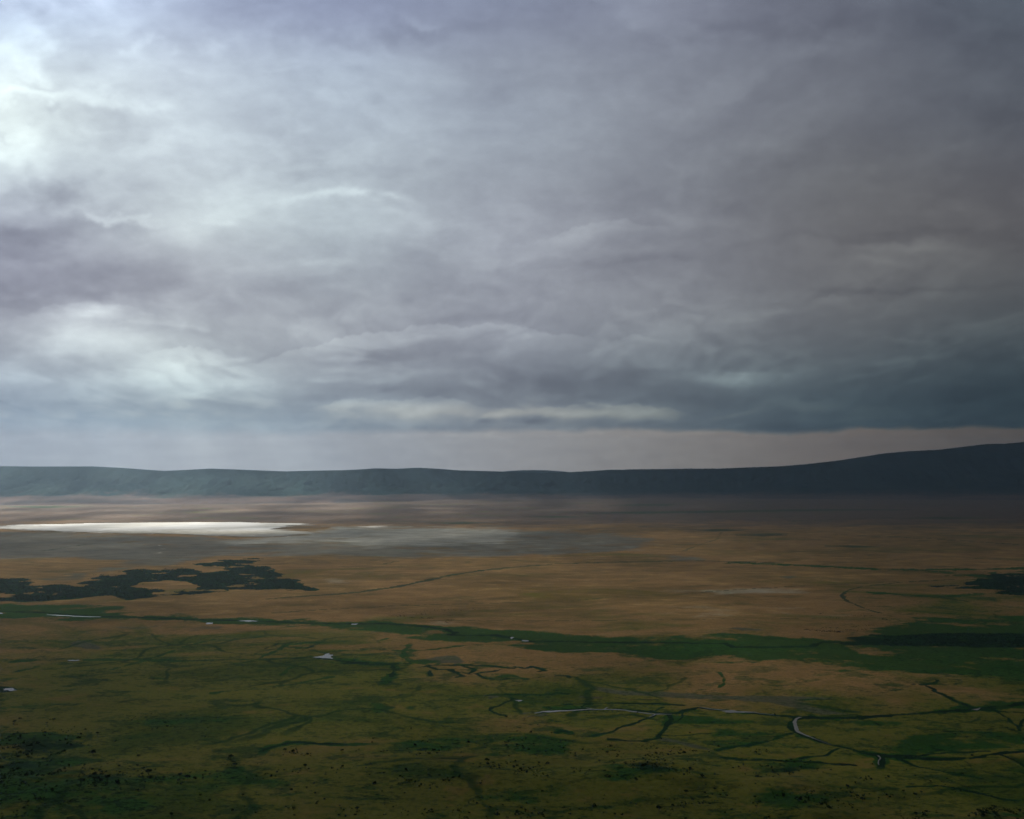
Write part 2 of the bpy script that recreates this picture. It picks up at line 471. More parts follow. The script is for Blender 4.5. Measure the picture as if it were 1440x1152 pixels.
LINES = [  # mask, points, half width in metres, strength
 ('dark', RIVER, 11, 1.0),
 ('dark', [(1265,896),(1330,894),(1400,893),(1540,893)], 34, 1.1),
 ('dark', [(1190,906),(1290,905),(1370,901),(1540,899)], 26, 1.1),
 ('dark', [(1230,893),(1265,896),(1300,899)], 20, 0.9),
 ('green', [(20,930),(90,928),(200,928),(260,930),(300,929),(380,927),(440,924),(480,928),(530,932),(575,934)], 16, .8),
 ('dark', [(380,927),(440,924.5),(490,931),(560,933)], 8, .55),
 ('green', [(155,943),(175,938),(205,930),(232,920),(262,909),(300,899)], 8, .6),
 ('green', [(300,939),(330,934),(355,930),(372,922),(390,914),(402,906),(450,903)], 8, .6),
 ('green', [(60,932),(45,940),(25,944)], 8, .5),
 ('green', [(398,950),(412,938),(440,930),(466,932)], 7, .55),
 ('green', [(230,960),(262,948),(300,938)], 7, .4),
 ('dark', [(370,912),(390,906),(420,902),(452,903)], 7, .6),
 ('dark', [(395,909),(430,912),(440,908)], 6, .5),
 ('green', [(480,915),(540,913.5),(572,915),(600,914),(640,909),(690,906)], 12, .9),
 ('green', [(490,911),(520,904),(545,897)], 8, .4),
 ('green', [(578,904),(574,912),(568,922),(580,932)], 12, .9),
 ('dark', [(480,932),(520,934),(548,934.5),(575,933.5)], 9, .7),
 ('green', [(552,935),(556,944),(548,954),(535,962)], 13, .8),
 ('dark', [(548,935),(556,943),(550,952)], 9, .5),
 ('dark', [(597,938),(606,936),(640,936),(642,936.5),(680,937),(720,940),(722,940)], 9, .9),
 ('dark', [(642,936),(668,942),(660,946)], 7, .7),
 ('dark', [(600,937),(618,942),(634,942),(642,948),(652,951),(640,952)], 7, .8),
 ('dark', [(632,944),(660,948),(692,945),(706,941)], 5, .6),
 ('dark', [(606,944),(604,951)], 5, .6),
 ('dark', [(668,948),(682,955),(700,955.5),(740,955),(775,951)], 4, .6),
 ('green', [(700,952),(720,950),(740,955)], 10, .5),
 ('dark', [(724,938),(740,940),(752,937),(770,943),(760,944)], 7, .7),
 ('dark', [(784,951),(800,950.5),(803,952)], 7, .8),
 ('dark', [(684,979),(694,977),(730,977),(772,977.5),(785,974),(798,976)], 4.5, .9),
 ('mud', [(690,982),(696,980),(684,978)], 7, .8),
 ('dark', [(732,986),(722,982),(718,984),(704,992),(694,995),(692,999),(698,1003),(712,1006)], 3.6, .9),
 ('mud', [(735,1004),(752,1002),(770,1006),(745,1008)], 6, .8),
 ('dark', [(756,1003),(776,1001),(800,999),(850,997.4),(885,998.6),(905,1001),(925,1004),(948,1004.5),(962,1000),(982,995),(1000,997),(1050,1001)], 7, .9),
 ('green', [(775,997),(800,994),(840,997),(880,1000),(940,1004)], 16, .5),
 ('dark', [(792,991),(830,989),(870,989),(906,990),(960,992)], 5, .7),
 ('dark', [(825,990),(818,994),(826,998)], 4, .6),
 ('dark', [(850,996),(872,998),(918,1000),(930,995)], 3, .6),
 ('dark', [(1000,995),(1002,991),(1010,989)], 3, .5),
 ('dark', [(918,1005),(912,1010),(890,1017),(870,1024),(862,1029),(850,1032),(838,1035)], 4.5, .75),
 ('dark', [(938,1005.5),(940,1012),(934,1022),(927,1030),(925,1038),(905,1043),(880,1042.5),(862,1040)], 5.5, .9),
 ('dark', [(925,1034),(950,1034),(1000,1033)], 3, .6),
 ('dark', [(786,1030),(793,1026),(804,1030)], 6, .7),
 ('dark', [(1040,1000),(1085,1004.5),(1115,1007),(1165,1008.5),(1250,1007.5),(1300,1003),(1370,998),(1400,995),(1440,989),(1540,978)], 8.5, 1.1),
 ('dark', [(1158,1008),(1200,1011),(1250,1008)], 5, .6),
 ('dark', [(1372,998),(1400,1000),(1440,1003),(1540,1008)], 6, .8),
 ('dark', [(1370,996.5),(1350,989),(1330,980),(1314,972)], 6.5, .8),
 ('dark', [(1300,964),(1316,961),(1322,957)], 7, .8),
 ('dark', [(1316,971),(1304,966)], 5, .7),
 ('dark', [(1080,984),(1040,989),(1052,994),(1092,984)], 3, .3),
 ('dark', [(1121,1008),(1116,1016),(1117,1026),(1130,1032),(1158,1042),(1190,1052),(1228,1061),(1275,1066),(1330,1067.5),(1368,1066),(1400,1060),(1440,1057),(1540,1052)], 7.5, 1.1),
 ('dark', [(1245,1063),(1290,1064),(1330,1058),(1390,1056)], 5, .6),
 ('dark', [(1405,1060),(1425,1068),(1445,1079),(1540,1100)], 5, .9),
 ('dark', [(1234,1062),(1239,1067),(1237,1073),(1236,1079)], 5.5, .9),
 ('dark', [(1117,1030),(1100,1034),(1080,1042),(1050,1049),(1012,1056)], 5, .9),
 ('green', [(1090,1042),(1110,1049),(1135,1050)], 4, .5),
 ('dark', [(1140,1011),(1180,1017),(1215,1011)], 4, .5),
 ('dark', [(1290,962),(1240,976),(1180,983),(1120,984)], 5, .4),
 ('green', [(1012,946),(1021,954),(1018,960),(1010,966)], 5, .6),
 ('dark', [(735,963),(780,971),(840,973),(880,984),(950,986)], 5, .45),
 ('dark', [(1395,996),(1420,1010),(1432,1026)], 5, .6),
 ('green', [(1010,1034),(1060,1033),(1100,1031)], 4, .5),
 ('dark', [(960,1000),(956,1010),(945,1016),(938,1020)], 4, .5),
 ('green', [(1150,1042),(1200,1040),(1260,1046),(1330,1044)], 5, .5),
 ('dark', [(1260,1066),(1290,1078),(1330,1086),(1372,1092)], 5, .6),
 ('dark', [(1180,1053),(1160,1062),(1120,1066)], 4, .5),
 ('green', [(300,975),(360,968),(420,962),(470,952)], 6, .5),
 ('green', [(90,946),(140,952),(200,950),(240,957)], 6, .5),
 ('dark', [(1430,1027),(1440,1012)], 5, .8),
 ('dark', [(1215,1010),(1240,1021),(1262,1027),(1300,1034)], 3.5, .4),
 ('dark', [(1350,1068),(1372,1080),(1400,1090),(1440,1096)], 6, .45),
 ('dark', [(1180,1056),(1220,1062)], 7, .35),
 ('dark', [(1000,1066),(1060,1070),(1120,1070),(1200,1076)], 6, .45),
 ('dark', [(1280,1108),(1320,1105),(1345,1108),(1372,1114),(1400,1122),(1430,1126)], 5, .8),
 ('dark', [(1330,1095),(1350,1104),(1372,1108)], 3, .5),
 ('green', [(360,1064),(372,1056),(392,1049),(410,1045),(440,1046),(480,1047),(520,1046)], 11, .95),
 ('dark', [(365,1058),(385,1051),(405,1044),(450,1046),(486,1046)], 7, .6),
 ('mud', [(1055,1000),(1100,1010)], 3, .4),
 # field tracks and drainage lines on the dry plain
 ('line', [(380,862),(470,857),(560,851.5),(640,849.5),(720,847.5),(800,845.5),(850,841),(900,837.5),(960,835.5),(1040,829),(1130,824),(1190,821.5),(1280,818),(1340,815)], 7, .85),
 ('line', [(380,842),(440,838),(500,833),(560,825),(604,815),(640,808),(680,802),(730,797),(780,793),(850,791),(960,789),(1100,791)], 21, .9),
 ('line', [(1235,862),(1212,855),(1192,846),(1184,838),(1190,831),(1212,825),(1260,820),(1330,816)], 9, .75),
 ('line', [(540,871),(620,872.5),(700,873),(850,872.5),(960,871),(1080,870.5),(1165,870)], 4, .9),
 ('line', [(980,788),(1040,791),(1090,792)], 18, .4),
 ('line', [(960,775),(985,766),(1010,758),(1014,748)], 18, .40),
 ('line', [(1020,751),(1180,752),(1260,755),(1350,760),(1460,768)], 26, .7),
 ('line', [(1165,768),(1230,769.5)], 40, .8),
 ('line', [(1040,753),(1100,752.5)], 50, .7),
 ('line', [(740,727),(800,727.5),(830,726)], 60, .6),
 ('line', [(1110,733),(1170,731),(1250,728)], 60, .6),
 ('line', [(828,722),(880,720.5),(960,720),(1040,718),(1160,716.5),(1290,717.5)], 75, 1.0),
 ('line', [(845,710.5),(945,709.5)], 60, .9),
 ('line', [(800,709),(830,708)], 70, .6),
 ('line', [(60,775),(100,768),(140,764)], 26, .5),
 ('line', [(520,788),(560,790),(540,793)], 10, .6),
 ('line', [(1360,785),(1420,787)], 14, .7),
 ('green', [(1030,792),(1110,794),(1160,797),(1250,801),(1340,801),(1460,799),(1560,798)], 44, .95),
 ('green', [(1230,834),(1300,839),(1380,836)], 40, .55),
 ('dark', [(1315,825),(1360,823),(1400,820)], 24, .75),
 ('green', [(1330,806),(1400,812),(1460,806)], 110, .8),
 ('green', [(1160,832),(1220,826)], 14, .4),
]
POOLS = [  # standing and running water: closed outlines (rows and columns of the photograph)
 ('pool', [(440,924.4),(452,922.5),(458,920.5),(464,918.2),(462,921),(470,921),(465,923),(470,927),(461,926),(448,925.4)]),
 ('pool', [(1015,1000.6),(1030,998.5),(1048,1001),(1062,1001.2),(1040,1002.4),(1022,1002)]),
 ('pool', [(6,968),(18,967.4),(24,970.4),(14,972),(7,970.6)]),
 ('pool', [(334,873.2),(350,872.6),(364,873.8),(348,874.6)]),
 ('pool', [(290,876.4),(300,875.8),(298,878),(290,878)]),
 ('pool', [(-6,862.2),(5,862.6),(4,863.6),(-6,863.6)]),
 ('pool', [(94,928.8),(112,928.8),(110,929.8),(96,930)]),
 ('pool', [(724,984.6),(730,984),(736,985),(728,986.4)]),
 ('pool', [(718,896.2),(721,896),(721.4,899),(718.4,899)]),
 ('pool', [(733,900.6),(744,900.8),(743,902),(734,901.8)]),
 ('pool', [(494,877.2),(502,877),(502,878.4),(495,878.4)]),
 ('pool', [(1372,997),(1380,995.6),(1376,998.6),(1366,998.6)]),
]
RIBBONS = [  # water in the channels: points, half widths in metres
 ([(66,864.6),(84,865.8),(104,866.6),(128,867.6),(142,867.6)], [2,7,5,5,2]),
 ([(751,1003.5),(764,1001.2),(772,1000.6),(800,999.2),(830,997.6),(856,997.2),(880,999),(900,1002),(918,1004.4),(946,1004.8)], [1.5,3,6.5,4,2.6,2.8,3.6,3.4,3,1.5]),
 ([(984,994.4),(996,996.6),(1014,998.8),(1040,1001),(1062,1002.4),(1090,1005.4)], [1.5,2.5,2.6,2,2,1]),
 ([(1126,1008.6),(1119,1011),(1117.5,1017),(1121,1024),(1121,1029),(1130,1033),(1150,1040.5),(1172,1048)], [4,3.6,4.2,4.6,5,3,1.2,.6]),
 ([(1234.5,1062.5),(1238,1066),(1235,1070),(1237,1077)], [2,1.4,1.0,1.2]),
 ([(832,997),(822,994.6)], [1.5,1]),
 ([(850,997),(855,993.8)], [2,1]),
 ([(921,1005),(913,1009)], [2,1]),
]
BUSHZONES = [  # where scrub thickens on the near plain: cx, cy, rx, ry, strength
 (10,1062,60,30,1.5),(60,1046,70,14,.7),(40,1035,60,10,.6),(95,1048,30,8,.6),(60,1100,110,20,1.1),(130,1090,110,9,.9),(20,1130,60,26,.8),(190,1098,60,7,.8),(300,1092,60,6,.4),
 (160,1105,60,10,.6),(415,1058,18,5,.5),(330,1076,14,12,.7),(370,1088,60,14,.35),(475,1075,30,4,.6),(505,1084,36,7,.6),(585,1045,60,10,.6),(620,1058,40,7,1.0),(560,1060,60,8,.4),
 (740,1045,50,12,.8),(780,1055,30,8,.8),(700,1062,40,8,.4),(735,1086,50,8,1.0),(780,1096,50,10,.6),(800,1067,12,4,.7),(690,1086,30,6,.4),(590,1102,30,5,.8),(880,1050,60,8,.4),
 (920,1066,60,16,.8),(920,1090,55,11,1.3),(960,1055,18,5,.8),(970,1080,24,5,.8),(885,1105,18,5,.8),(945,1095,40,7,.7),(1115,1082,50,10,1.7),(1090,1092,34,8,1.2),(1060,1060,20,4,.3),
 (1030,1085,26,6,.5),(1150,1130,60,12,1.6),(1110,1124,50,8,.7),(1210,1128,16,3,.8),(1210,1118,60,6,.5),(1010,1110,30,10,.4),(1400,1148,40,10,1.5),(1300,1150,60,8,.5),(1370,1120,30,6,.3),
 (1370,1108,40,5,.6),(1250,1098,40,5,.4),(1330,1090,60,6,.4),(240,1020,60,8,.35),(250,1008,60,7,.35),(160,1028,40,6,.3),(285,1035,14,4,.4),(230,1050,30,6,.3),(440,1015,60,6,.15),
 (700,1140,200,10,.3),(860,1148,120,6,.4),(420,1140,80,8,.2),(520,1120,140,12,.25),(980,1130,60,10,.45),(640,1100,60,8,.3),
]

def relief(X, Y):
    z = 3.0 * fbm(X / 900.0, Y / 700.0, 4, 200) * sstep(1200, 1900, Y)
    for (px, py, h, rx, ry) in [(930,1092,16,120,95),(760,1100,10,170,80),(1120,1112,13,90,70),(1140,1150,12,90,60),(60,1110,14,200,120),(600,1080,8,160,80),(1400,1165,14,120,70)]:
        mx, my = flat_at(px, py)
        z = z + h * np.exp(-((X - mx) / rx) ** 2 - ((Y - my) / ry) ** 2) * (1 + 0.5 * fbm(X / 90, Y / 60, 4, 230))
    wall = 598.3 - 0.5 * np.maximum(Y, 0)
    wall = wall + np.where(Y > 60, 8 * fbm(X / 140, Y / 140, 4, 260), 0)
    t = np.maximum(wall, 0)
    return np.where(Y < 1290, np.maximum(z, t), z)

def paint(X, Y):
    """cover masks for floor points: returns two (n,4) arrays"""
    n = len(X)
    Ys = np.maximum(Y, 1400.0)
    # turbulence that makes every outline irregular, in metres
    wxm = 34 * fbm(X / 130.0, Y / 130.0, 5, 300) + 60 * fbm(X / 700.0, Y / 500.0, 3, 330)
    wym = 34 * fbm(X / 130.0 + 50, Y / 130.0, 5, 310)
    k = Ys / 5000.0
    XX = X + wxm * k ** 0.5; YY = Y + wym * k ** 0.5 * 1.2
    YY = np.maximum(YY, 1300)
    px = 720 + F * XX / YY
    py = HY + H * F / YY
    M = {m: np.zeros(n) for m in ('green', 'dark', 'mud', 'salt', 'olive', 'line', 'pale', 'rust')}
    def poly(mask, pts, val, soft):
        idx = sub(px, py, pts, 60, 8)
        ins = in_poly(px[idx], py[idx], pts)
        # distance to the outline with rows counted more than columns, as floor distances read
        d = seg_dist(px[idx] * 0.18, py[idx], [(a * 0.18, b) for a, b in pts + pts[:1]])
        s = np.where(ins, d, -d)
        M[mask][idx] = np.maximum(M[mask][idx], val * sstep(-soft * 2, soft * 2, s))
    def cut(mask, pts, val, soft):
        idx = sub(px, py, pts, 60, 8)
        ins = in_poly(px[idx], py[idx], pts)
        d = seg_dist(px[idx] * 0.18, py[idx], [(a * 0.18, b) for a, b in pts + pts[:1]])
        s = np.where(ins, d, -d)
        M[mask][idx] *= 1 - val * sstep(-soft, soft, s)
    poly('mud', MUDPOLY, .75, 3.0)
    poly('mud', MUDDARK, 1.0, 3.0)
    poly('pale', PALEMUD, .75, 3.0)
    for pl in [[(826,722),(880,719.4),(1000,718.8),(1160,715.8),(1295,716.8),(1160,718.8),(1000,721.6),(900,722.8)],[(842,711.8),(900,708.6),(947,709.2),(940,711.8)],[(738,726.4),(790,725.6),(832,726.6),(790,728.6)],[(1038,752.6),(1075,751.4),(1112,753.2),(1075,754.6)],[(1166,768),(1200,766.8),(1234,769),(1200,770.4)],[(960,745),(1010,744),(1060,746.5),(1000,747.5)],[(1250,729),(1320,727),(1400,728.4),(1330,730.6)],[(-20,712),(60,711),(150,713),(60,715)],[(600,735),(660,734),(700,736),(650,737.4)]]:
        poly('line', pl, 1.0, 0.8)
    poly('salt', SALTPOLY, .95, 1.4)
    for pl in [[(500,741),(530,737.8),(556,738.4),(540,741),(534,744.4),(514,744.6)],[(448,739.2),(460,738.6),(464,742),(456,743.6),(449,741.6)],[(216,763.5),(222,763),(234,766),(239,770),(232,773.5),(226,779),(219,777.5),(221,772),(217,768)],[(645,751),(676,752),(670,753),(646,752)],[(195,725),(236,725.6),(230,726.4),(200,726.2)]]:
        poly('salt', pl, .50, 1.1)
    poly('dark', DARKMARSH, 1.0, 1.7)
    for h in MARSHHOLES:
        cut('dark', h, .9, 3.0)
    poly('green', GREENPOLY, 1.05, 2.6)
    poly('dark', [(1180,893),(1265,893),(1400,890),(1560,888),(1560,914),(1440,912),(1340,911),(1260,908),(1190,905)], .75, 2.5)
    poly('dark', [(1370,815),(1400,810),(1450,806),(1560,806),(1560,838),(1460,838),(1400,836),(1370,830)], 1.0, 3.0)
    poly('dark', [(1330,826),(1380,822),(1400,824),(1380,830)], .7, 2.0)
    poly('green', [(-60,850),(90,848),(170,853),(150,862),(60,866),(-60,866)], 1.0, 1.5)
    poly('mud', [(98,905),(106,902),(124,902),(138,906),(147,911),(140,915),(118,913),(100,909)], 1.0, 1.2)
    poly('mud', [(598,928),(612,923),(634,921),(648,925),(654,931),(640,933),(622,932),(604,931)], 1.0, 1.2)
    poly('mud', [(160,882),(210,880),(230,875),(232,882),(200,886),(170,885)], .6, 1.6)
    poly('mud', [(245,888),(280,879),(312,880),(320,885),(290,889)], .7, 1.6)
    poly('mud', [(815,982),(830,979.5),(850,979.5),(862,981.5),(840,983)], 1.0, .8)
    poly('mud', [(836,966),(850,967),(880,970),(960,974),(1050,977),(1110,980),(1190,980),(1120,986),(1200,1006),(1150,1006),(1080,988),(1020,984),(940,981),(880,976),(846,971)], .85, 1.6)
    poly('mud', [(928,1037),(945,1036),(965,1042),(1000,1050),(1010,1058),(985,1054),(960,1047),(935,1043)], .9, 1.5)
    poly('mud', [(1020,884),(1050,883),(1075,886),(1040,887)], .9, 1.0)
    poly('mud', [(1095,811),(1110,810),(1125,813),(1105,815)], .8, 1.0)
    poly('mud', [(930,780),(980,782),(1000,788),(960,788),(930,786)], .7, 2)
    poly('dark', [(-6,966),(2,963.5),(20,964),(28,969),(16,973.5),(0,974)], 1.0, 1.0)
    poly('green', [(560,908),(580,904),(590,912),(590,922),(605,930),(590,934),(568,930),(560,920)], .8, 2)
    poly('green', [(505,990),(520,988),(545,992),(552,999),(535,1002),(515,997)], .9, 1.5)
    poly('green', [(572,994),(585,994),(585,998),(572,998)], .8, 1)
    poly('green', [(-20,946),(40,953),(66,958),(40,962),(-20,962)], .45, 3)
    poly('green', [(-20,990),(60,985),(120,996),(60,1000),(-20,998)], .35, 4)
    poly('olive', [(775,999),(860,998),(920,1004),(905,1012),(860,1024),(820,1020),(790,1010)], .9, 2.5)
    poly('olive', [(925,1008),(960,1001),(1040,1003),(1110,1009),(1112,1028),(1060,1044),(1000,1050),(940,1040),(930,1024)], .9, 2.5)
    poly('olive', [(1130,1010),(1250,1012),(1370,1002),(1500,1006),(1500,1050),(1380,1056),(1280,1062),(1200,1050),(1140,1030)], .85, 4)
    for cell in ([(775,999),(860,998),(920,1004),(905,1012),(860,1024),(820,1020),(790,1010)],[(925,1008),(960,1001),(1040,1003),(1110,1009),(1112,1028),(1060,1044),(1000,1050),(940,1040),(930,1024)],[(1130,1010),(1250,1012),(1370,1002),(1500,1006),(1500,1050),(1380,1056),(1280,1062),(1200,1050),(1140,1030)]):
        poly('green', cell, .30, 3.0)
    # open tan ground
    poly('rust', [(1290,1112),(1320,1106),(1360,1110),(1400,1122),(1425,1130),(1400,1137),(1350,1137),(1300,1128)], .35, 2)
    for (cx, cyy, rx, ry, v) in [(1300,930,200,40,.2)]:
        pass
    # smoothly varying cover
    d = {}
    def blob(mask, cx, cyy, rx, ry, v):
        M[mask] += v * np.exp(-((px - cx) / rx) ** 2 - ((py - cyy) / ry) ** 2)
    blob('olive', 100, 960, 400, 55, .55); blob('olive', 460, 975, 300, 40, .45); blob('olive', 300, 1040, 500, 45, .45); blob('olive', 430, 950, 100, 18, .3)
    blob('olive', 700, 1130, 900, 60, .65); blob('olive', 1250, 1050, 260, 60, .55); blob('olive', 950, 1000, 160, 40, .2); blob('olive', 1330, 850, 180, 30, .45)
    blob('olive', 1440, 960, 140, 60, .5)
    blob('green', 60, 1125, 130, 40, .35); blob('green', 450, 1108, 110, 14, .5); blob('green', 150, 1145, 120, 20, .3); blob('green', 620, 1048, 160, 12, .3); blob('green', 1100, 1140, 200, 20, .3)
    blob('green', 760, 1125, 200, 12, .3); blob('green', 250, 1010, 80, 12, .35); blob('green', 230, 1050, 40, 8, .3); blob('green', 1330, 1045, 150, 12, .35); blob('green', 1200, 1115, 90, 7, .35)
    blob('green', 1160, 945, 60, 5, .35); blob('green', 880, 948, 40, 4, .35); blob('green', 1440, 985, 70, 22, .5); blob('green', 1280, 1080, 110, 6, .35); blob('green', 700, 950, 30, 4, .3)
    blob('rust', 360, 1080, 70, 12, .6); blob('rust', 600, 1075, 130, 8, .7); blob('rust', 760, 1075, 90, 5, .6); blob('rust', 170, 1012, 90, 10, .6); blob('rust', 500, 1145, 120, 12, .45)
    blob('rust', 870, 1140, 180, 6, .5); blob('rust', 110, 1140, 60, 14, .4); blob('rust', 1230, 1085, 120, 14, .35); blob('rust', 850, 1145, 60, 5, .3); blob('rust', 620, 960, 300, 30, .3)
    blob('rust', 1000, 945, 240, 14, .25); blob('rust', 640, 830, 300, 30, .3); blob('rust', 1080, 830, 220, 26, .2); blob('rust', 180, 795, 100, 12, .4); blob('rust', 400, 800, 80, 16, .4)
    blob('pale', 1000, 860, 260, 14, .3); blob('pale', 470, 820, 40, 6, .5); blob('pale', 1060, 832, 120, 6, .5); blob('pale', 820, 770, 200, 16, .2)
    blob('pale', 600, 875, 80, 8, .3)
    for (cx, cyy, rx, ry, v) in BUSHZONES:
        idx = np.nonzero((np.abs(px - cx) < rx * 2.6) & (np.abs(py - cyy) < ry * 2.6))[0]
        M['green'][idx] += 0.42 * v * np.exp(-((px[idx] - cx) / rx) ** 2 - ((py[idx] - cyy) / ry) ** 2)
        M['dark'][idx] += 0.34 * v * np.exp(-((px[idx] - cx) / rx) ** 2 - ((py[idx] - cyy) / ry) ** 2)
    M['olive'] += 0.34 * (1 - sstep(2300, 4300, Y + 700 * fbm(X / 900., Y / 600., 4, 388)))
    # banks and lines, measured in metres with a finer turbulence
    fx = X + 9 * fbm(X / 45.0, Y / 45.0, 4, 350) + 16 * fbm(X / 260.0, Y / 260.0, 3, 352)
    fy = Y + 9 * fbm(X / 45.0 + 20, Y / 45.0, 4, 360) + 16 * fbm(X / 260.0, Y / 260.0 + 5, 3, 362)
    vpx = 720 + F * X / Ys; vpy = HY + H * F / Ys
    wmod = np.clip(1 + 0.8 * fbm(X / 160.0, Y / 90.0, 3, 370) + 0.9 * fbm(X / 34.0, Y / 34.0, 3, 372), .25, 3)
    for (mask, pts, hw, val) in LINES:
        idx = sub(vpx, vpy, pts, 40, 10)
        if len(idx) == 0:
            continue
        wp = [flat_at(a, b) for a, b in pts]
        dd = seg_dist(fx[idx], fy[idx], wp) / (hw * 0.92 * wmod[idx])
        v = min(val * (1.3 if val < .8 else 1.05), 1.1) * (1 - sstep(0.55, 1.7, dd))
        if mask == 'dark' and hw < 12:
            M['green'][idx] = np.maximum(M['green'][idx], .75 * val * (1 - sstep(0.9, 3.4, dd)))
        M[mask][idx] = np.maximum(M[mask][idx], v)
    # the two herds' trampled ground is a little darker
    jag = fbm(X / 210.0, Y / 130.0, 6, 380, 0.66)
    M['dark'] = np.where(M['dark'] > .02, M['dark'] + (1.7 * jag) * sstep(0, .3, M['dark']) * np.where(Y > 4200, 1.0, .15), M['dark'])
    M['green'] = np.where(M['green'] > .02, M['green'] + 1.7 * fbm(X / 200.0, Y / 130.0, 6, 384, 0.66) * sstep(0, .3, M['green']), M['green'])
    rv = seg_dist(fx, fy, [flat_at(a, b) for a, b in RIVER]) / (34.0 * np.clip(wmod, .5, 2))
    M['green'] = np.maximum(M['green'], 1.1 * (1 - sstep(.5, 1.6, rv)))
    c1 = np.stack([M['green'], M['dark'], M['mud'], M['salt']], 1)
    c2 = np.stack([M['olive'], M['line'], M['pale'], M['rust']], 1)
    return np.clip(c1, 0, 1.4), np.clip(c2, 0, 1.4)

def ground_material():
    n = NT('crater_floor')
    tc = n.n('ShaderNodeTexCoord'); P = tc.outputs['Object']
    a1 = n.n('ShaderNodeAttribute', attribute_name='cover')
    a2 = n.n('ShaderNodeAttribute', attribute_name='cover_more')
    s1 = n.n('ShaderNodeSeparateColor'); n.l(a1.outputs['Color'], s1.inputs[0])
    s2 = n.n('ShaderNodeSeparateColor'); n.l(a2.outputs['Color'], s2.inputs[0])
    green, dark, mud, salt = s1.outputs[0], s1.outputs[1], s1.outputs[2], a1.outputs['Alpha']
    olive, line, pale, rust = s2.outputs[0], s2.outputs[1], s2.outputs[2], a2.outputs['Alpha']
    big = n.noise(P, 1 / 1500.0, 5, 0.6, 0.4)
    mid = n.noise(P, 1 / 330.0, 6, 0.62, 0.6)
    small = n.noise(P, 1 / 60.0, 6, 0.65, 0.3)
    tiny = n.noise(P, 1 / 11.0, 4, 0.7)
    mp = n.n('ShaderNodeMapping'); mp.inputs['Scale'].default_value = (0.6, 1.0, 1.0); n.l(P, mp.inputs['Vector'])
    Q = mp.outputs[0]
    def contrast(v, lo=.3, hi=.7):
        nd = n.n('ShaderNodeMapRange', clamp=True)
        n.l(v, nd.inputs[0]); nd.inputs[1].default_value = lo; nd.inputs[2].default_value = hi
        return nd.outputs[0]
    broken = contrast(n.noise(Q, 1 / 210.0, 8, .68, .4))
    patchy = contrast(n.noise(Q, 1 / 520.0, 8, .64, .8))
    patch2 = contrast(n.noise(Q, 1 / 95.0, 7, .66, .3))
    def edge(mask, amp=0.55, lo=0.36, hi=0.64, src=None):
        nz = n.math('SUBTRACT', src or broken, 0.5)
        return n.ramp(n.math('ADD', mask, n.math('MULTIPLY', nz, amp * 2)), lo, hi)
    tan = n.mix(n.ramp(big, 0.38, 0.62), C(.232, .138, .052), C(.180, .112, .038))
    tan = n.mix(n.math('MULTIPLY', n.ramp(patchy, 0.35, 0.9), 0.60), tan, C(.115, .084, .026))
    tan = n.mix(n.math('MULTIPLY', n.ramp(patch2, 0.6, 0.95), 0.35), tan, C(.29, .195, .075))
    tan = n.mix(n.math('MULTIPLY', n.ramp(broken, 0.35, 0.1), 0.5), tan, C(.10, .088, .026))
    sepp = n.n('ShaderNodeSeparateXYZ'); n.l(P, sepp.inputs[0])
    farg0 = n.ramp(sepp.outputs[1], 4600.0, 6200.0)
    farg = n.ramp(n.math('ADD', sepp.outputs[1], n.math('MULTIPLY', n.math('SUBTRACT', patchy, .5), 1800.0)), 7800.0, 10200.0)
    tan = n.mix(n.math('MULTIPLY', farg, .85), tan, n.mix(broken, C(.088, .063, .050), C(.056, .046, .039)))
    c = n.mix(n.math('MULTIPLY', edge(rust, .35, .25, .7, patchy), 0.75), tan, C(.150, .078, .018))
    c = n.mix(n.math('MULTIPLY', edge(pale, .35, .25, .7), 0.7), c, C(.33, .30, .22))
    oc = n.mix(patch2, C(.116, .124, .013), C(.048, .072, .008))
    c = n.mix(n.math('MULTIPLY', edge(olive, .62, .15, .80, patchy), 0.85), c, oc)
    # greener tussocks and bare spots all over the near plain
    near = n.ramp(olive, 0.05, 0.5)
    c = n.mix(n.math('MULTIPLY', n.ramp(patch2, 0.58, 0.80), n.math('MULTIPLY', near, 0.75)), c, C(.012, .036, .006))
    c = n.mix(n.math('MULTIPLY', n.ramp(patch2, 0.28, 0.12), n.math('MULTIPLY', near, 0.6)), c, C(.200, .135, .036))
    c = n.mix(n.math('MULTIPLY', n.ramp(patchy, 0.55, 0.8), n.math('MULTIPLY', near, 0.7)), c, n.mix(patch2, C(.040, .072, .006), C(.014, .038, .004)))
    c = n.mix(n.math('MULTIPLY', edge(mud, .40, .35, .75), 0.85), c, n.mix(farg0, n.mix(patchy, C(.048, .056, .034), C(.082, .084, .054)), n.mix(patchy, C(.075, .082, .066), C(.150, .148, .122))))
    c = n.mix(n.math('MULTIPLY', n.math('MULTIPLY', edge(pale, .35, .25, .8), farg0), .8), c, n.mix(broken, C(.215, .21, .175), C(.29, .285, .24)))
    gcol = n.mix(patchy, C(.006, .044, .006), C(.022, .072, .010))
    gcol = n.mix(n.math('MULTIPLY', n.ramp(patch2, .5, .9), .6), gcol, C(.004, .034, .005))
    c = n.mix(n.math('MULTIPLY', edge(green, .55, .28, .88), 0.93), c, gcol)
    c = n.mix(n.math('MULTIPLY', edge(line, .30, .3, .9), .9), c, n.mix(patchy, C(.016, .034, .012), C(.04, .054, .022)))
    # faint winding game trails and drainage veins
    vo = n.n('ShaderNodeTexVoronoi', feature='DISTANCE_TO_EDGE'); vo.inputs['Scale'].default_value = 1 / 330.0
    wv = n.n('ShaderNodeTexNoise'); n.l(P, wv.inputs['Vector']); wv.inputs['Scale'].default_value = 1 / 260.0; wv.inputs['Detail'].default_value = 4
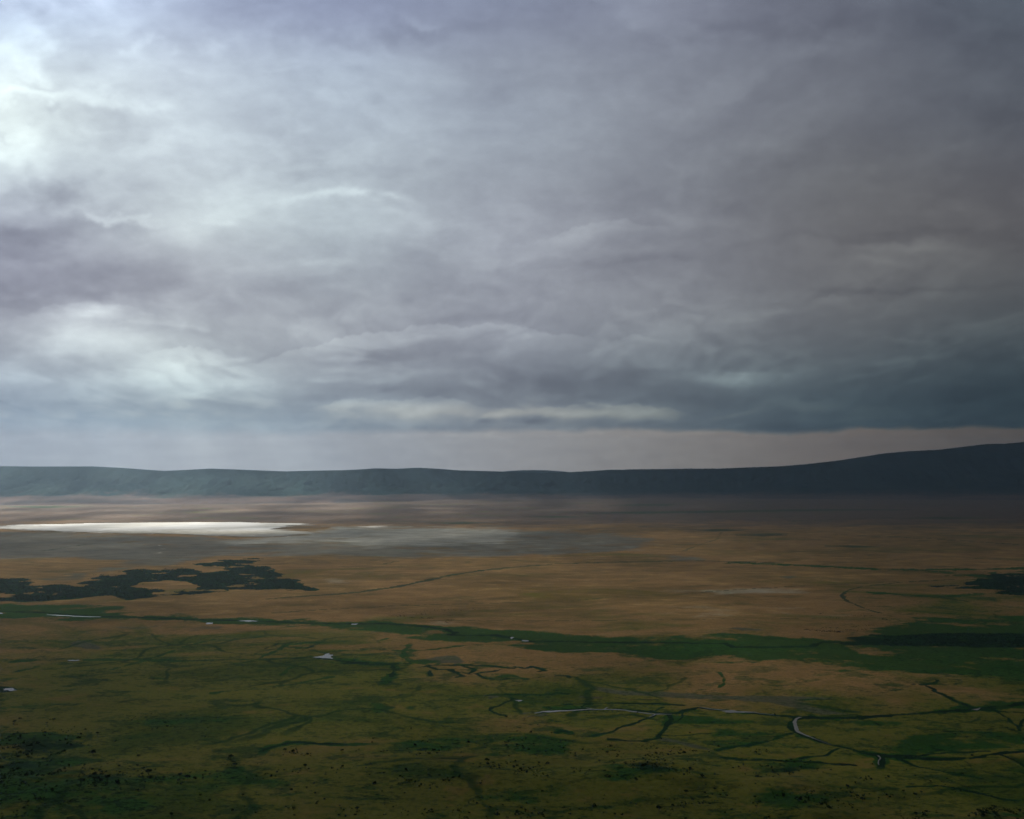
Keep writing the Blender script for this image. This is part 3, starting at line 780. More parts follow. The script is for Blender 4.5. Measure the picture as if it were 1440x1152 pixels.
    va = n.n('ShaderNodeVectorMath', operation='MULTIPLY_ADD'); n.l(wv.outputs['Color'], va.inputs[0]); va.inputs[1].default_value = (260, 260, 0); n.l(P, va.inputs[2])
    n.l(va.outputs[0], vo.inputs['Vector'])
    vein = n.math('SUBTRACT', 1.0, n.ramp(vo.outputs['Distance'], .008, .034))
    vein = n.math('MULTIPLY', n.math('MULTIPLY', vein, n.ramp(patchy, .42, .62)), n.math('MULTIPLY', near, n.math('SUBTRACT', 1.0, farg0)))
    c = n.mix(n.math('MULTIPLY', vein, .85), c, C(.008, .034, .005))
    c = n.mix(edge(dark, .28, .42, .64), c, n.mix(patch2, C(.001, .012, .004), C(.005, .030, .007)))
    c = n.mix(edge(salt, .45, .42, .72), c, n.mix(patchy, C(.62, .60, .53), C(.38, .36, .30)))
    spk = n.math('ADD', n.math('MULTIPLY', tiny, 0.9), 0.55)
    # small dark tussocks, thicker where the cover is green or olive
    spots = n.ramp(n.noise(Q, 1 / 13.0, 5, .62, .2), .53, .60)
    spots2 = n.ramp(n.noise(Q, 1 / 5.0, 3, .6), .54, .62)
    spots3 = n.ramp(n.noise(Q, 1 / 34.0, 6, .66, .3), .55, .63)
    lush = n.math('ADD', n.math('MULTIPLY', near, .62), n.math('MULTIPLY', n.ramp(green, .1, .6), .35), clamp=True)
    zone = n.ramp(n.math('ADD', patch2, n.math('MULTIPLY', patchy, .8)), .45, 1.1)
    c = n.mix(n.math('MULTIPLY', n.math('MULTIPLY', spots3, lush), .75), c, C(.018, .050, .006))
    c = n.mix(n.math('MULTIPLY', n.math('MULTIPLY', spots, zone), lush), c, C(.002, .018, .002))
    c = n.mix(n.math('MULTIPLY', n.math('MULTIPLY', spots2, zone), n.math('MULTIPLY', lush, .8)), c, C(.002, .014, .002))
    grain = n.math('ADD', n.math('MULTIPLY', patch2, 0.55), n.math('ADD', n.math('MULTIPLY', broken, 0.30), 0.58))
    c = n.mix(1.0, c, grain, 'MULTIPLY')
    c = n.mix(1.0, c, spk, 'MULTIPLY')
    bump = n.n('ShaderNodeBump'); bump.inputs['Strength'].default_value = 0.5; bump.inputs['Distance'].default_value = 1.2
    n.l(tiny, bump.inputs['Height'])
    b = n.n('ShaderNodeBsdfPrincipled')
    n.l(c, b.inputs['Base Color']); b.inputs['Roughness'].default_value = 1.0; b.inputs['Specular IOR Level'].default_value = 0.05
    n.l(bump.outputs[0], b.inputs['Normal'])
    return n.out(b.outputs[0])

def build_ground():
    rows_near = np.concatenate([np.arange(-2600, 0, 260), np.arange(0, 1420, 28)])
    pys = np.arange(1186, 700, -0.9)
    rows = np.concatenate([rows_near, H * F / (pys - HY)])
    rows = np.concatenate([rows[rows < rows_near[-1] + 1], (H * F / (pys - HY))[(H * F / (pys - HY)) > 1425], np.arange(17600, 30001, 620)])
    u = np.concatenate([[-6, -4.5, -3.2, -2.2, -1.6, -1.2, -.95, -.8, -.7], np.arange(-0.62, 0.62, 1.25 / F), [.7, .8, .95, 1.2, 1.6, 2.2, 3.2, 4.5, 6]])
    U, Y = np.meshgrid(u, rows)
    X = U * np.maximum(Y, 1500)
    X = np.clip(X, -29500, 29500)
    nr, nc = X.shape
    Z = relief(X.ravel(), Y.ravel())
    V = np.stack([X.ravel(), Y.ravel(), Z], 1)
    me = mesh_from('ground', V, grid_faces(nr, nc))
    c1, c2 = paint(X.ravel(), Y.ravel())
    add_color(me, 'cover', c1); add_color(me, 'cover_more', c2)
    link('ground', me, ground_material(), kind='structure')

build_ground()

# ------------------------------------------------------------------ far crater wall and rim
SKYLINE = [(-700,640),(-300,650),(-100,654),(0,655.8),(60,656.2),(130,656),(170,658),(230,662.3),(262,661),(296,659),(340,660.6),(400,663),(440,662),(485,661.3),(510,660),(528,658.6),(556,659.4),(588,657.8),(615,659.2),(645,661.6),(700,663),(760,665),(800,664.2),(840,662),(858,660.6),(890,661),(930,660.6),(975,660),(1010,660),(1040,658.8),(1100,656.5),(1140,653),(1180,648.4),(1205,644.6),(1240,639),(1275,635.6),(1320,633.4),(1360,628.6),(1385,625.5),(1420,624.4),(1440,622.4),(1560,616),(1800,622),(2300,640)]
def build_hills():
    px = np.concatenate([np.arange(-900, -40, 12), np.arange(-40, 1480, 1.3), np.arange(1480, 2400, 12)])
    a = (px - 720) / F
    base = np.interp(px, [-900, 0, 300, 480, 620, 900, 1440, 2400], [15200, 15400, 15700, 16000, 17200, 17900, 18100, 15000])
    dep = np.interp(px, [-900, 0, 480, 900, 1100, 1440, 2400], [1900, 1900, 1700, 1300, 1700, 2600, 2600])
    crest = base + dep
    sk = np.interp(px, [p[0] for p in SKYLINE], [p[1] for p in SKYLINE])
    sk = box_blur(sk[None, :], 3)[0]
    top = H + (HY - sk) / F * crest
    top = top + 5.5 * fbm(px / 5.0, px * 0 + 3, 3, 401) * np.interp(px, [0, 500, 900, 2000], [.25, .4, 1, 1])
    t = np.concatenate([np.linspace(-0.9, 0, 26)[:-1], np.linspace(0, 1, 62), np.linspace(1, 3.5, 12)[1:]])
    T, A = np.meshgrid(t, a, indexing='ij')
    PX = A * F + 720
    Yb = base[None, :] + T * dep[None, :]
    X = A * Yb
    wob = fbm(X / 2600.0, T * 1.3, 4, 420)
    prof = np.where(T < 0, 0.0, np.clip(T, 0, 1))
    rise = 0.16 * sstep(-0.9, 0.25, T) + 0.84 * np.clip(prof, 0, 1) ** 1.05 * (0.55 + 0.45 * prof)
    rise = rise / rise[np.argmin(np.abs(t - 1))][0]
    rise = np.where(T > 1, 1 - 0.10 * np.abs(T - 1) - 0.08 * (T - 1) ** 2, rise)
    gul = (1 - np.abs(fbm(X / 560.0 + 0.8 * wob, Yb / 2100.0, 4, 440)) * 2.4) - 0.6
    gul2 = fbm(X / 190.0, Yb / 500.0, 4, 460)
    mid = np.clip(4 * prof * (1 - prof), 0, 1) * (T < 1)
    apron = sstep(-0.9, -0.1, T) * (1 - sstep(-0.1, 0.5, T))
    Z = top[None, :] * rise + mid * (62 * gul + 22 * gul2) + apron * 14 * fbm(X / 700., Yb / 500., 4, 470)
    Z = Z - 3.0 * (T < -0.88)
    Z[0, :] = -6
    Z = np.where(T > 3.3, -20, Z)
    V = np.stack([X, Yb, Z], -1).reshape(-1, 3)
    me = mesh_from('hills', V, grid_faces(*X.shape))
    dry = (1 - sstep(-0.25, 0.32, T + 0.35 * fbm(X / 900.0, T * 2, 4, 480)))
    dry = dry * (1 + (np.interp(PX, [0, 520, 640, 1440], [1, 1, .6, .3]) - 1) * sstep(-.85, -.15, T))
    ridge = sstep(0.9, 1.0, T)
    add_color(me, 'cover', np.stack([dry, ridge, gul * mid * .5 + .5, np.ones_like(dry)], -1).reshape(-1, 4))
    n = NT('hill_forest')
    tc = n.n('ShaderNodeTexCoord'); P = tc.outputs['Object']
    at = n.n('ShaderNodeAttribute', attribute_name='cover')
    s = n.n('ShaderNodeSeparateColor'); n.l(at.outputs['Color'], s.inputs[0])
    big = n.noise(P, 1 / 900.0, 5, .6, .5); sm = n.noise(P, 1 / 130.0, 5, .65)
    f = n.mix(n.ramp(big, .38, .62), C(.003, .019, .017), C(.010, .026, .022))
    f = n.mix(n.math('MULTIPLY', n.ramp(sm, .45, .65), .5), f, C(.004, .014, .011))
    scar = n.math('MULTIPLY', n.ramp(n.noise(P, 1 / 420.0, 5, .7, 1.0), .62, .72), .25)
    f = n.mix(scar, f, C(.10, .085, .055))
    d = n.ramp(n.math('ADD', s.outputs[0], n.math('SUBTRACT', sm, .5)), .25, .8)
    c = n.mix(d, f, n.mix(n.ramp(big, .4, .6), C(.088, .063, .050), C(.056, .046, .039)))
    bump = n.n('ShaderNodeBump'); bump.inputs['Strength'].default_value = .8; bump.inputs['Distance'].default_value = 25
    n.l(sm, bump.inputs['Height'])
    b = n.n('ShaderNodeBsdfPrincipled'); n.l(c, b.inputs['Base Color']); b.inputs['Roughness'].default_value = 1
    b.inputs['Specular IOR Level'].default_value = 0.03
    n.l(bump.outputs[0], b.inputs['Normal'])
    hm = n.out(b.outputs[0])
    link('hills', me, hm, kind='structure')
    # a last faint summit far behind the rim
    ang = np.linspace(-1, 1, 60); dd = np.linspace(-1, 1, 16)
    Aa, Dd = np.meshgrid(ang, dd)
    Xs = (30 / F * 25500) + Aa * 1500; Ysu = 25800 + Dd * 900
    Zs = (H + (HY - 661.2) / F * 25800) * np.clip((1 - Dd ** 2), 0, 1) ** .3 * np.where(np.abs(Aa) < 1, 1, .0) - 12 * Aa ** 2 * 10 + 6 * fbm(Aa * 6, Dd, 3, 490)
    me2 = mesh_from('far_hill', np.stack([Xs, Ysu, Zs], -1).reshape(-1, 3), grid_faces(*Xs.shape))
    link('distant_hill', me2, hm, kind='structure')
    # the tree canopy that roughens the rim line
    sel = RNG.uniform(880, 1500, 5200)
    pts, V, Fc = [], [], []
    up = np.interp(sel, px, top); cr = np.interp(sel, px, crest)
    q = 0
    for i in range(len(sel)):
        yc = cr[i] + RNG.normal(0, 18) - 6
        r = RNG.uniform(5, 11) * (1.35 if RNG.random() < .12 else 1)
        xc = (sel[i] - 720) / F * yc
        z0 = up[i] - 5
        nseg = 6
        for (zz, rr) in ((0, .6), (r * .8, 1.0), (r * 1.5, .55)):
            for k_ in range(nseg):
                an = k_ * 2 * math.pi / nseg + RNG.uniform(-.3, .3)
                V.append((xc + math.cos(an) * r * rr, yc + math.sin(an) * r * rr, z0 + zz + RNG.uniform(-.1, .15) * r))
        for ring in (0, 6):
            for k_ in range(nseg):
                k2 = (k_ + 1) % nseg
                Fc.append((q + ring + k_, q + ring + k2, q + ring + 6 + k2, q + ring + 6 + k_))
        Fc.append((q + 12, q + 13, q + 14, q + 15)); Fc.append((q + 12, q + 15, q + 16, q + 17))
        q += 18
    me3 = mesh_from('rim_forest', np.array(V), np.array(Fc), smooth=False)
    n = NT('rim_canopy')
    tc = n.n('ShaderNodeTexCoord')
    cc = n.mix(n.noise(tc.outputs['Object'], 1 / 60.0, 4), C(.010, .022, .014), C(.025, .04, .022))
    link('rim_forest', me3, n.out(n.bsdf(cc, 1.0, .03)), kind='stuff', label='dark forest canopy along the crest of the far rim', category='forest')

build_hills()

# ------------------------------------------------------------------ salt flat and water sheets
def smooth_outline(pts, jitter, step, seed):
    """floor outline in metres, cut into short steps and roughened"""
    w = [flat_at(a, b) for a, b in pts]
    out = []
    for i in range(len(w)):
        x0, y0 = w[i]; x1, y1 = w[(i + 1) % len(w)]
        L = math.hypot(x1 - x0, y1 - y0); k = max(1, int(L / step))
        for j in range(k):
            t = j / k
            out.append((x0 + (x1 - x0) * t, y0 + (y1 - y0) * t))
    a = np.array(out)
    a[:, 0] += jitter * fbm(a[:, 0] / (step * 3.1), a[:, 1] / (step * 3.1), 3, seed)
    a[:, 1] += jitter * fbm(a[:, 0] / (step * 3.1) + 40, a[:, 1] / (step * 3.1), 3, seed + 3)
    return a

def sheet(name, outline, z_of, mat, **props):
    from mathutils.geometry import tessellate_polygon
    vs_ = [Vector((float(x), float(y), 0)) for x, y in outline]
    tris = tessellate_polygon([vs_])
    Z = z_of(outline[:, 0], outline[:, 1])
    V = np.column_stack([outline, Z])
    tr_ = []
    for t in tris:
        a, b, c = (V[i] for i in t)
        nz = (b[0] - a[0]) * (c[1] - a[1]) - (b[1] - a[1]) * (c[0] - a[0])
        tr_.append(tuple(t) if nz > 0 else (t[0], t[2], t[1]))
    me = mesh_from(name, V, np.array(tr_), smooth=False)
    return link(name, me, mat, **props)

n = NT('salt_crust')
tc = n.n('ShaderNodeTexCoord'); P = tc.outputs['Object']
a_ = n.ramp(n.noise(P, 1 / 700.0, 5, .6, .5), .38, .62); b_ = n.noise(P, 1 / 90.0, 5, .6)
sy_ = n.n('ShaderNodeSeparateXYZ'); n.l(P, sy_.inputs[0])
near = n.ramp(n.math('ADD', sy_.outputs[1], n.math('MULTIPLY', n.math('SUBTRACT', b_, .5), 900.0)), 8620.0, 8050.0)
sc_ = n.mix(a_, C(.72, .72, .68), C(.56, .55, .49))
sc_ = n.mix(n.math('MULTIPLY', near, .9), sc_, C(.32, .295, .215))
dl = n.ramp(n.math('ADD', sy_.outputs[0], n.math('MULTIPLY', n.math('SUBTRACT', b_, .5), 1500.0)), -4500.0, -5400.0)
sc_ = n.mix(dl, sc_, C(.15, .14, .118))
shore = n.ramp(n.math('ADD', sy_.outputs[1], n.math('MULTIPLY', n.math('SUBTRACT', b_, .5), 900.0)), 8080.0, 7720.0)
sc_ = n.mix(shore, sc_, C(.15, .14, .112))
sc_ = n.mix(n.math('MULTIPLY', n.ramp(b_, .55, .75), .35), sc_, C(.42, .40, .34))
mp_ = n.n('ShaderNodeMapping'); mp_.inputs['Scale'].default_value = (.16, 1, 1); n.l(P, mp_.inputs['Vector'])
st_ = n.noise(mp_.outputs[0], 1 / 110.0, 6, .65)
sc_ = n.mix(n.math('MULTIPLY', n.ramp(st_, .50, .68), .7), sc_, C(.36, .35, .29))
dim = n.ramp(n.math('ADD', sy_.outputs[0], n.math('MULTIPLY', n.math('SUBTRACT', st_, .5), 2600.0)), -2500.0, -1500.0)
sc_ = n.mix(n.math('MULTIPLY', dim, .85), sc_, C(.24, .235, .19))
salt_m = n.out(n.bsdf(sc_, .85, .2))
ol = smooth_outline(SALTPOLY, 40, 40, 500)
ol[:, 0] += 420 * fbm(ol[:, 0] / 900.0, ol[:, 1] / 70.0, 4, 508)
ol[:, 1] += 70 * fbm(ol[:, 0] / 260.0, ol[:, 1] / 900.0, 5, 509, .62)
cxy = ol.mean(0); ol[:, 1] = cxy[1] + (ol[:, 1] - cxy[1]) * 1.0
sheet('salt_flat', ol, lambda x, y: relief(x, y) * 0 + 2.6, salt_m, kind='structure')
n = NT('still_water')
tc = n.n('ShaderNodeTexCoord'); P = tc.outputs['Object']
bump = n.n('ShaderNodeBump'); bump.inputs['Strength'].default_value = .12; bump.inputs['Distance'].default_value = .05
n.l(n.noise(P, .8, 3), bump.inputs['Height'])
b = n.n('ShaderNodeBsdfPrincipled'); b.inputs['Base Color'].default_value = C(.10, .105, .085)
b.inputs['Roughness'].default_value = .06; b.inputs['IOR'].default_value = 1.33
n.l(bump.outputs[0], b.inputs['Normal'])
water_m = n.out(b.outputs[0])
for q_, (nm, pl) in enumerate(POOLS):
    ol = smooth_outline(pl, 9, 4, 540 + q_)
    zc = float(relief(ol[:, 0], ol[:, 1]).max()) + .25
    sheet('pool', ol, lambda x, y, zc=zc: x * 0 + zc, water_m, kind='structure')
for q_, (pl, ws_) in enumerate(RIBBONS):
    w = np.array([flat_at(a, b) for a, b in pl])
    L = np.concatenate([[0], np.cumsum(np.hypot(*np.diff(w, axis=0).T))])
    s_ = np.arange(0, L[-1], 6.0)
    x = np.interp(s_, L, w[:, 0]) + 5 * fbm(s_ / 40., s_ * 0 + q_, 3, 600); y = np.interp(s_, L, w[:, 1]) + 5 * fbm(s_ / 40., s_ * 0 + q_ + 9, 3, 610)
    hw = np.interp(s_, L, ws_) * (1 + .6 * fbm(s_ / 22., s_ * 0 + q_, 3, 620))
    tx = np.gradient(x); ty = np.gradient(y); ln = np.hypot(tx, ty) + 1e-6
    lx, ly = -ty / ln, tx / ln
    A_ = np.stack([x + lx * hw, y + ly * hw], 1); B_ = np.stack([x - lx * hw, y - ly * hw], 1)
    zz = relief(x, y) + .5
    V = np.concatenate([np.column_stack([B_, zz]), np.column_stack([A_, zz])])
    k = len(x); i = np.arange(k - 1)
    fc = np.stack([i, i + 1, i + 1 + k, i + k], 1)
    link('stream', mesh_from('stream', V, fc), water_m, kind='structure')

# ------------------------------------------------------------------ reeds of the dark marsh
def leaf_mat(name, c0, c1, scale):
    n = NT(name)
    tc = n.n('ShaderNodeTexCoord')
    geo = n.n('ShaderNodeNewGeometry')
    f = n.ramp(n.noise(tc.outputs['Object'], scale, 3), .35, .65)
    cc = n.mix(f, c0, c1)
    return n.out(n.bsdf(cc, .9, .08))

reed_m = leaf_mat('dark_reeds', C(.001, .011, .005), C(.004, .019, .008), 1 / 90.0)
def tufts(px0, px1, py0, py1, count, polys, holes, hmin, hmax, wid):
    Yn = RNG.uniform(H * F / (py1 - HY), H * F / (py0 - HY), count)
    pxs = RNG.uniform(px0, px1, count)
    X = (pxs - 720) / F * Yn
    c1, _ = paint(X, Yn)
    keep = c1[:, 1] > 0.62
    X, Yn = X[keep], Yn[keep]
    m = len(X)
    Z = relief(X, Yn)
    r = RNG.uniform(.5, 1, m) * wid; h = RNG.uniform(hmin, hmax, m)
    V = np.zeros((m, 7, 3)); an0 = RNG.uniform(0, 6.28, m)
    for k in range(6):
        an = an0 + k * math.pi / 3
        rr = r * RNG.uniform(.7, 1.2, m)
        V[:, k] = np.stack([X + np.cos(an) * rr, Yn + np.sin(an) * rr, Z - .5], 1)
    V[:, 6] = np.stack([X + RNG.normal(0, 1.5, m), Yn + RNG.normal(0, 1.5, m), Z + h], 1)
    i = np.arange(m)[:, None] * 7
    fc = np.concatenate([np.concatenate([i + k, i + (k + 1) % 6, i + 6], 1) for k in range(6)])
    return V.reshape(-1, 3), fc
V, fc = tufts(-60, 440, 784, 848, 26000, None, None, 1.0, 3.0, 9)
link('marsh_reeds', mesh_from('marsh_reeds', V, fc, smooth=False), reed_m, kind='stuff', label='dark ragged reed bed on the plain below the white salt lake', category='reeds')
V, fc = tufts(1240, 1500, 804, 914, 9000, None, None, 1.0, 2.5, 8)
link('marsh_reeds', mesh_from('marsh_reeds', V, fc, smooth=False), reed_m, kind='stuff', label='nearly black wet reed beds along the broad green river band', category='reeds')

# ------------------------------------------------------------------ trees and scrub of the near plain
leaf_m = leaf_mat('acacia_leaves', C(.006, .020, .004), C(.014, .036, .007), .5)
bark_m = leaf_mat('bark', C(.035, .026, .018), C(.06, .045, .032), 2.0)

def trunk_mesh(rg, hgt, spread, limbs=4):
    V, Fc = [], []
    def tube(p0, p1, r0, r1, bend):
        q = len(V); nseg, m = 6, 4
        for j in range(m):
            t = j / (m - 1)
            c = [p0[i] + (p1[i] - p0[i]) * t for i in range(3)]
            c[0] += bend[0] * math.sin(t * math.pi); c[1] += bend[1] * math.sin(t * math.pi)
            r = r0 + (r1 - r0) * t
            for k in range(nseg):
                a = k * 2 * math.pi / nseg
                V.append((c[0] + math.cos(a) * r, c[1] + math.sin(a) * r, c[2]))
        for j in range(m - 1):
            for k in range(nseg):
                k2 = (k + 1) % nseg
                Fc.append((q + j * nseg + k, q + j * nseg + k2, q + (j + 1) * nseg + k2, q + (j + 1) * nseg + k))
    fork = hgt * .42
    tube((0, 0, -.4), (rg.uniform(-.3, .3), rg.uniform(-.3, .3), fork), .34, .22, (.2, .1))
    for k in range(limbs):
        a = k * 2 * math.pi / limbs + rg.uniform(-.4, .4)
        tube((0, 0, fork - .2), (math.cos(a) * spread * .62, math.sin(a) * spread * .62, hgt * rg.uniform(.74, .86)), .18, .05, (rg.uniform(-.3, .3), rg.uniform(-.3, .3)))
    return mesh_from('trunk', np.array(V), np.array(Fc))

def crown_mesh(rg, hgt, spread, lobes=9, leaves=26, flat=.22):
    V, Fc = [], []
    for L in range(lobes):
        a = rg.uniform(0, 6.28); d = spread * (rg.random() ** .6) * .75
        cx, cy_, cz = math.cos(a) * d, math.sin(a) * d, hgt * (.86 + rg.uniform(-.10, .08) - .12 * d / spread)
        R = spread * rg.uniform(.28, .46)
        for _ in range(leaves):
            u = rg.uniform(-1, 1); t = rg.uniform(0, 6.28); rr = R * rg.uniform(.5, 1)
            s = math.sqrt(1 - u * u)
            p = Vector((cx + rr * s * math.cos(t), cy_ + rr * s * math.sin(t), cz + rr * u * (flat * 2.4)))
            w = rg.uniform(.3, .7)
            e1 = Vector((rg.uniform(-1, 1), rg.uniform(-1, 1), rg.uniform(-.5, .5))).normalized() * w
            e2 = Vector((rg.uniform(-1, 1), rg.uniform(-1, 1), rg.uniform(-.6, .6))).normalized() * w
            q = len(V)
            for (i_, j_) in ((-1, -1), (1, -1), (1, 1), (-1, 1)):
                V.append(tuple(p + e1 * i_ + e2 * j_))
            Fc.append((q, q + 1, q + 2, q + 3))
    return mesh_from('crown', np.array(V), np.array(Fc), smooth=False)

rg = random.Random(5)
KINDS = []
for i in range(6):
    hgt = rg.uniform(5.5, 7.5); sp = rg.uniform(3.6, 4.8)
    tm = trunk_mesh(rg, hgt, sp); cm = crown_mesh(rg, hgt, sp, flat=.22 if i % 2 else .34)
    tm.materials.append(bark_m); cm.materials.append(leaf_m)
    KINDS.append((tm, cm))
hgt = 9.5
SLIM = (trunk_mesh(rg, hgt, 1.6, 3), crown_mesh(rg, hgt, 2.0, 7, 22, .8))
SLIM[0].materials.append(bark_m); SLIM[1].materials.append(leaf_m)

def tree(px, py, size, label, group=None, kind=None, name='acacia_tree'):
    x, y = flat_at(px, py)
    z = float(relief(np.array([x]), np.array([y]))[0])
    r = bpy.data.objects.new(name, None)
    col.objects.link(r)
    r.location = (x, y, z); r.rotation_euler = (0, 0, rg.uniform(0, 6.28)); r.scale = (size, size, size * rg.uniform(.85, 1.1))
    r.empty_display_size = 2
    r['label'] = label; r['category'] = 'tree'
    if group:
        r['group'] = group
    tm, cm = kind or KINDS[rg.randrange(len(KINDS))]
    for nm, me in (('trunk', tm), ('crown', cm)):
        c = bpy.data.objects.new(nm, me)
        c.parent = r
        col.objects.link(c)

SINGLES = [
 (324,1068,1.55,'largest dark tree, standing alone on reddish bare ground before the curved green thicket'),
 (331,1080,1.15,'dark bushy tree just below the largest lone tree on reddish ground'),
 (131,1063,1.5,'round dark lone tree in open grass between two belts of scrub'),
 (209,1094,1.5,'dark tree standing out at the end of the long scrub belt'),
 (253,1096,1.25,'first of two wide low trees beyond the scrub belt, the one nearer the belt'),
 (264,1099,1.35,'second of two wide low trees beyond the scrub belt, the farther from the belt'),
 (241,1151,1.3,'lone dark tree at the very bottom edge of the plain, nearest to the viewer'),
 (137,1034,.95,'small upright tree on the brown rise above the scrub'),
 (20,1018,1.1,'small dark tree on pale grass above the black thicket'),
 (28,1012.5,.95,'smallest tree on pale grass above the black thicket'),
 (412,1059,1.25,'dark tree under the end of the curved green thicket'),
 (401,1057,1.05,'small tree close under the curve of the green thicket'),
 (481,1058,.95,'tiny lone tree on tan grass below the straight green strip'),
 (685,1078,1.3,'round dark lone tree on the bare brown ridge'),
 (502,1140,1.0,'small lone tree on reddish grass near the bottom of the view'),
 (927,1141,1.5,'round dark lone tree on the brown strip at the bottom of the plain'),
 (965,1120,1.1,'low dark tree on dark grass below the slim tall tree'),
 (854,1061,.9,'tiny lone tree between the scrubby mound and the stream channel'),
 (1213,1129,1.15,'low dark tree beside the dark scrub mound, on open grass'),
 (1192,1112,1.0,'small tree on tan grass above the low tree beside the scrub mound'),
 (429,1082,1.2,'low wide tree alone on brown grass under the curved thicket'),
]
for (a, b_, s_, lab) in SINGLES:
    tree(a, b_, s_, lab)
tree(970,1099,1.45,'slim tall dark tree standing upright beside the scrub mound', kind=SLIM, name='slim_tree')

# tree clumps of the scrub zones
zones = np.array([z[:4] for z in BUSHZONES]); zw = np.array([z[4] * z[2] * z[3] for z in BUSHZONES]); zw = zw / zw.sum()
placed = []
tries = 0
while len(placed) < 270 and tries < 9000:
    tries += 1
    i = RNG.choice(len(zones), p=zw)
    cx, cyy, rx, ry = zones[i]
    a = RNG.normal(cx, rx * .62); b_ = RNG.normal(cyy, ry * .62)
    if not (-30 < a < 1470 and 1003 < b_ < 1158):
        continue
    if any(abs(a - p[0]) < 4.5 and abs(b_ - p[1]) < 2.2 for p in placed):
        continue
    placed.append((a, b_))
for (a, b_) in placed:
    tree(a, b_, float(RNG.uniform(.35, .75)), 'dark low acacia among the scrub that speckles the near plain', 'dark acacias scattered through the scrub of the near plain')

def bushes(n_):
    P_ = []
    while len(P_) < n_:
        i = RNG.choice(len(zones), p=zw)
        cx, cyy, rx, ry = zones[i]
        a = RNG.normal(cx, rx * .7, 40); b_ = RNG.normal(cyy, ry * .7, 40)
        for a1, b1 in zip(a, b_):
            if 1000 < b1 < 1165 and -60 < a1 < 1500:
                P_.append((a1, b1))
    P_ = np.array(P_[:n_])
    # a sparse sprinkle over the whole near plain
    k = n_ // 11
    extra = np.stack([RNG.uniform(-40, 1480, k), 995 + 165 * RNG.random(k) ** .7], 1)
    P_ = np.concatenate([P_, extra])
    X, Y = flat_at(P_[:, 0], P_[:, 1])
    clump = fbm(X / 55., Y / 55., 3, 700)
    keep = clump > RNG.uniform(-.12, .35, len(X))
    X, Y = X[keep], Y[keep]; m = len(X)
    Z = relief(X, Y)
    r = RNG.gamma(2.2, .42, m) + .4
    q = 12
    V = np.zeros((m, q, 4, 3))
    for k in range(q):
        an = RNG.uniform(0, 6.28, m); u = RNG.uniform(.1, 1, m); rr = r * RNG.uniform(.3, 1.0, m)
        c = np.stack([X + np.cos(an) * rr, Y + np.sin(an) * rr, Z + r * .75 * u], 1)
        e1 = RNG.normal(0, 1, (m, 3)); e1 /= np.linalg.norm(e1, axis=1)[:, None]
        e2 = RNG.normal(0, 1, (m, 3)); e2 /= np.linalg.norm(e2, axis=1)[:, None]
        w = (r * RNG.uniform(.25, .5, m))[:, None]
        for j, (i_, j_) in enumerate(((-1, -1), (1, -1), (1, 1), (-1, 1))):
            V[:, k, j] = c + e1 * w * i_ + e2 * w * j_
    i = np.arange(m * q)[:, None] * 4
    return V.reshape(-1, 3), i + np.arange(4)[None, :]
V, fc = bushes(8000)
link('scrub', mesh_from('scrub', V, fc, smooth=False), leaf_m, kind='stuff', label='low dark scrub speckled over the near grass plain', category='scrub')

# ------------------------------------------------------------------ grazing herds
def beast_mesh(name, body_l, body_h, leg_h, horn):
    V, Fc = [], []
    def ring(x, z, rw, rh, n=8):
        q = len(V)
        for k in range(n):
            a = k * 2 * math.pi / n
            V.append((x, math.cos(a) * rw, z + math.sin(a) * rh))
        return q
    top = leg_h + body_h / 2
    st = [(-.5, top, .12, .18), (-.44, top, .26, .36), (-.15, top - .02, .34, .46), (.12, top + .03, .35, .50), (.34, top + .12, .28, .50), (.48, top + .06, .18, .34),
          (.60, top - .18, .12, .20), (.70, top - .48, .11, .15), (.78, top - .72, .07, .10), (.80, top - .80, .02, .03)]
    rings = [ring(a * body_l, z, rw, rh) for a, z, rw, rh in st]
    for r0, r1 in zip(rings[:-1], rings[1:]):
        for k in range(8):
            k2 = (k + 1) % 8
            Fc.append((r0 + k, r0 + k2, r1 + k2, r1 + k))
    for (fx_, fy_) in ((-.4, .16), (-.4, -.16), (.3, .16), (.3, -.16)):
        q = len(V)
        for (z, r, dx) in ((leg_h + .35, .14, 0), (leg_h * .55, .08, .05 if fx_ < 0 else 0), (0, .055, 0)):
            for k in range(4):
                a = k * math.pi / 2
                V.append((fx_ * body_l + dx + math.cos(a) * r, fy_ + math.sin(a) * r * .8, z))
        for j in range(2):
            for k in range(4):
                k2 = (k + 1) % 4
                Fc.append((q + j * 4 + k, q + j * 4 + k2, q + j * 4 + 4 + k2, q + j * 4 + 4 + k))
    hx, hz = .72 * body_l, top - .40
    for s in (-1, 1):
        q = len(V)
        V.extend([(hx, s * .08, hz), (hx + .08, s * .08, hz), (hx, s * .30, hz + .02), (hx + .06, s * .30, hz + .06), (hx + .02, s * .26, hz + horn)])
        Fc.extend([(q, q + 1, q + 3, q + 2), (q + 2, q + 3, q + 4, q + 2)])
    Fc = [f if len(set(f)) == 4 else tuple(dict.fromkeys(f)) for f in Fc]
    me = mesh_from(name, V, Fc)
    me.materials.append(hide_m)
    return me
hide_m = leaf_mat('dark_hide', C(.012, .010, .009), C(.024, .019, .016), 2.0)
gnu = beast_mesh('wildebeest', 2.0, .85, .75, .22)
buf = beast_mesh('buffalo', 2.4, 1.1, .65, .12)
